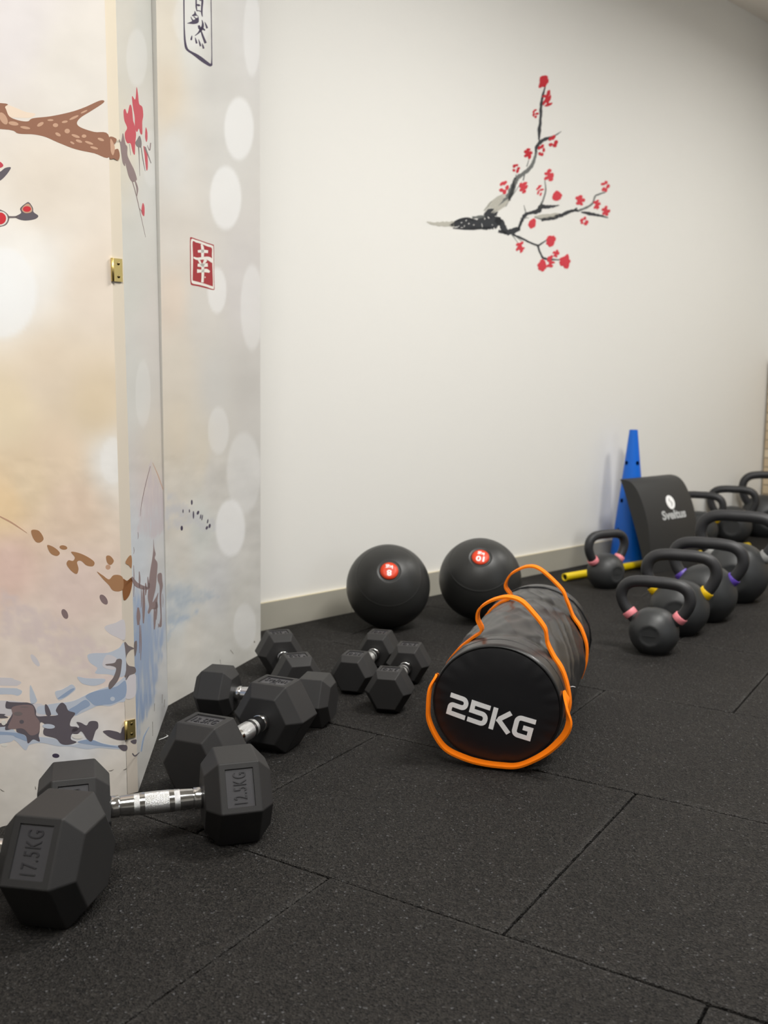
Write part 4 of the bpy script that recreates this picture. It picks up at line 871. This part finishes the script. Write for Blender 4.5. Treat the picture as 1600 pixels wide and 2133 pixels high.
kettlebell(0.731, 3.206, math.radians(30), .061, .184, .191, .0145, 'pink', 'small black kettlebell with pink rings, standing alone before the blue cone')
kettlebell(1.313, 4.085, math.radians(-25), .078, .213, .226, .0150, 'yellow', 'black kettlebell with yellow rings, mostly hidden behind the curved foam mat')
kettlebell(1.489, 4.196, math.radians(-20), .083, .215, .24, .0155, None, 'black kettlebell seen through the handle of the large grey-ringed one')
kettlebell(1.69, 4.365, math.radians(-5), .100, .235, .289, .0170, None, 'farthest black kettlebell, in the room corner at the right photo edge')

# ================================================================== cone
CX_, CY_ = 0.922, 3.675
cone = empty('marker_cone', (CX_, CY_, 0.0006)); tag(cone, 'tall blue plastic cone with round holes, standing against the wall', 'cone')
mb = MB(); hc = 0.497; rb, rt = 0.070, 0.0150
prof = [(0.0735, 0), (0.0735, 0.006), (rb+0.0005, 0.007)]+[(rb+(rt-rb)*k/24, 0.008+(hc-0.008)*k/24) for k in range(25)]+[(rt-0.0025, hc)]+[(rb-0.003+(rt-rb)*k/24, 0.008+(hc-0.008)*k/24) for k in range(24, -1, -1)]+[(0.067, 0), (0.0735, 0)]
lathe(mb, prof, seg=72); body = mb.build('cone_body', ['blue', 'dark'], cone, recalc=True)
# drilled holes
cut = MB(); vd = math.atan2(-CY_, -CX_)
for z, dphis in ((0.375, (-48, 42)), (0.235, (-48, 42)), (0.125, (-48, 42)), (0.30, (180,)), (0.16, (180,))):
    for dp in dphis:
        a_ = vd+math.radians(dp); d = V((math.cos(a_), math.sin(a_), 0)); tube(cut, [d*0.004+V((0, 0, z)), d*0.12+V((0, 0, z))], 0.0078, 20)
co = cut.build('cutter', 'dark', None, recalc=True); co.location = (CX_, CY_, 0.0006)
md = body.modifiers.new('b', 'BOOLEAN'); md.operation = 'DIFFERENCE'; md.object = co; md.solver = 'EXACT'
bpy.context.view_layer.update(); dg = bpy.context.evaluated_depsgraph_get(); nm = bpy.data.meshes.new_from_object(body.evaluated_get(dg)); body.modifiers.clear(); body.data = nm
bpy.data.objects.remove(co)
for p in body.data.polygons: p.use_smooth = True
bm = bmesh.new(); bm.from_mesh(body.data)
for e_ in bm.edges:
    if len(e_.link_faces) == 2 and e_.calc_face_angle(0) > 0.5: e_.smooth = False
bm.to_mesh(body.data); bm.free()

# ================================================================== agility pole
p0 = at(1176, 1203, 0.0135); p1 = at(1559, 1137, 0.0135); p0.z = p1.z = 0.0142
d = (p1-p0); pl = d.length; d.normalize(); pe = empty('agility_pole', (p0.x, p0.y, 0)); tag(pe, 'yellow plastic pole lying on the floor in front of the cone', 'pole')
mb = MB(); lathe(mb, [(0.0098, 0.03), (0.0098, 0), (0.0133, 0), (0.0135, 0.001), (0.0135, pl), (0.0098, pl), (0.0098, pl-0.03)], V((0, 0, 0.0142)), d, 32, 0); mb.build('pole_tube', 'pole', pe, recalc=True)
mb = MB(); lathe(mb, [(0.0, 0.006), (0.0097, 0.006), (0.0097, 0.03)], V((0, 0, 0.0142)), d, 24); mb.build('end_plug', 'dark', pe)

# ================================================================== curved foam mat
fx = V((0.844, 3.53, 0)); WV = V((0.7431, 0.6691, 0)); VV = V((-0.6691, 0.7431, 0)); wl = 0.314; zt = 0.326
front = [(0.0, zt), (-0.018, zt+0.0005), (-0.045, zt-0.006), (-0.070, zt-0.028), (-0.095, zt-0.070), (-0.115, zt-0.120), (-0.130, zt-0.180), (-0.138, zt-0.250), (-0.140, 0.004), (-0.138, 0.0)]
back = [(-0.120, 0.0), (-0.108, 0.05), (-0.088, 0.11), (-0.066, 0.17), (-0.042, 0.23), (-0.018, 0.29), (-0.003, zt-0.004)]
fq = cr(front, 6); bq = cr(back, 6); loop = fq+bq
mo = V((fx.x-VV.x*0.13, fx.y-VV.y*0.13, 0)); mat_ = empty('foam_mat', mo); tag(mat_, 'black curved foam exercise mat with a white round logo, leaning up by the cone', 'exercise mat')
mb = MB(); N = len(loop); cols_ = [0, 0.004, wl-0.004, wl]
def mp3(w_, v_, z): return fx+WV*w_+VV*v_+V((0, 0, z+0.0008))
vs = []
for i, w_ in enumerate(cols_):
    for (v_, z) in loop:
        if i in (0, 3): v2 = v_*0.985-0.001; z2 = z*0.992+0.001
        else: v2, z2 = v_, z
        vs.append(mp3(w_, v2, z2))
fs = [(i*N+k, i*N+(k+1) % N, (i+1)*N+(k+1) % N, (i+1)*N+k) for i in range(3) for k in range(N)]
mb.add(vs, fs, 0, True); mb.add(vs[:N], [tuple(range(N))]); mb.add(vs[3*N:], [tuple(range(N))])
fo_ = mb.build('foam_body', 'foam', mat_, mo, recalc=True)
# arc-length map of the front surface (from the base upwards)
arc = [(0.0, fq[-1])]
for a_, b_ in zip(fq[::-1], fq[::-1][1:]): arc.append((arc[-1][0]+math.hypot(a_[0]-b_[0], a_[1]-b_[1]), b_))
def surf(w_, s, h):
    for (s0, a_), (s1, b_) in zip(arc, arc[1:]):
        if s <= s1:
            t_ = (s-s0)/(s1-s0) if s1 > s0 else 0; v_ = a_[0]+(b_[0]-a_[0])*t_; z = a_[1]+(b_[1]-a_[1])*t_
            dv, dz = b_[0]-a_[0], b_[1]-a_[1]; l = math.hypot(dv, dz) or 1
            return mp3(w_, v_-dz/l*h, z+dv/l*h)
    return mp3(w_, arc[-1][1][0], arc[-1][1][1])
def smap(u, v):
    """place on the mat seen at pixel u,v -> (w,s)"""
    best = None
    for i in range(60):
        for j in range(80):
            w_ = wl*i/59; s = arc[-1][0]*j/79; p = proj(surf(w_, s, 0)); e_ = (p[0]-u)**2+(p[1]-v)**2
            if best is None or e_ < best[0]: best = (e_, w_, s)
    return best[1], best[2]
lw, ls = smap(1396, 1047); sw0, ss0 = smap(1381, 1084); sw1, ss1 = smap(1430, 1074)
mb = MB(); n = 40; rl = 0.026
vs = [surf(lw+rl*math.cos(2*PI*k/n), ls+rl*math.sin(2*PI*k/n), 0.0009) for k in range(n)]+[surf(lw+rl*.5*math.cos(2*PI*k/n), ls+rl*.5*math.sin(2*PI*k/n), 0.0009) for k in range(n)]+[surf(lw, ls, 0.0009)]
vs += [surf(lw+rl*math.cos(2*PI*k/n), ls+rl*math.sin(2*PI*k/n), -0.0003) for k in range(n)]
mb.add(vs, [(k, (k+1) % n, n+(k+1) % n, n+k) for k in range(n)]+[(n+k, n+(k+1) % n, 2*n) for k in range(n)]+[(k, 2*n+1+k, 2*n+1+(k+1) % n, (k+1) % n) for k in range(n)])
q = cr([(0.004, 0.017, 0.001), (-0.006, 0.008, 0.003), (0.002, 0.001, 0.003), (0.006, -0.007, 0.003), (-0.003, -0.017, 0.001)], 5)
vs = []
for x, y, w_ in q: vs += [surf(lw+x-w_, ls+y, 0.0014), surf(lw+x+w_, ls+y, 0.0014)]
mb.add(vs, [(2*i, 2*i+1, 2*i+3, 2*i+2) for i in range(len(q)-1)], 1)
Wt_ = (sw1-sw0); Hs = 0.034
put_text(mb, 'Sveltus', lambda x, y, h: surf(sw0+x*Wt_, min(ss0, ss1)-0.002+y*Hs, h), 0.0009, 0.035, 2)
mb.build('printed_logo', ['white', 'grey', 'pale'], fo_, mo)
# small scrap of pale thread on the floor by the screen
mb = MB(); tube(mb, [at(331, 1541, 0.0016), at(342, 1537, 0.0018), at(350, 1533, 0.0016), at(347, 1531, 0.0016)], 0.0006, 6)
th_o = at(340, 1537, 0.0); o = mb.build('thread_scrap', 'white', None, V((th_o.x, th_o.y, 0))); o.location = (th_o.x, th_o.y, 0)
tag(o, 'short white thread lying on the floor at the foot of the screen', 'thread')
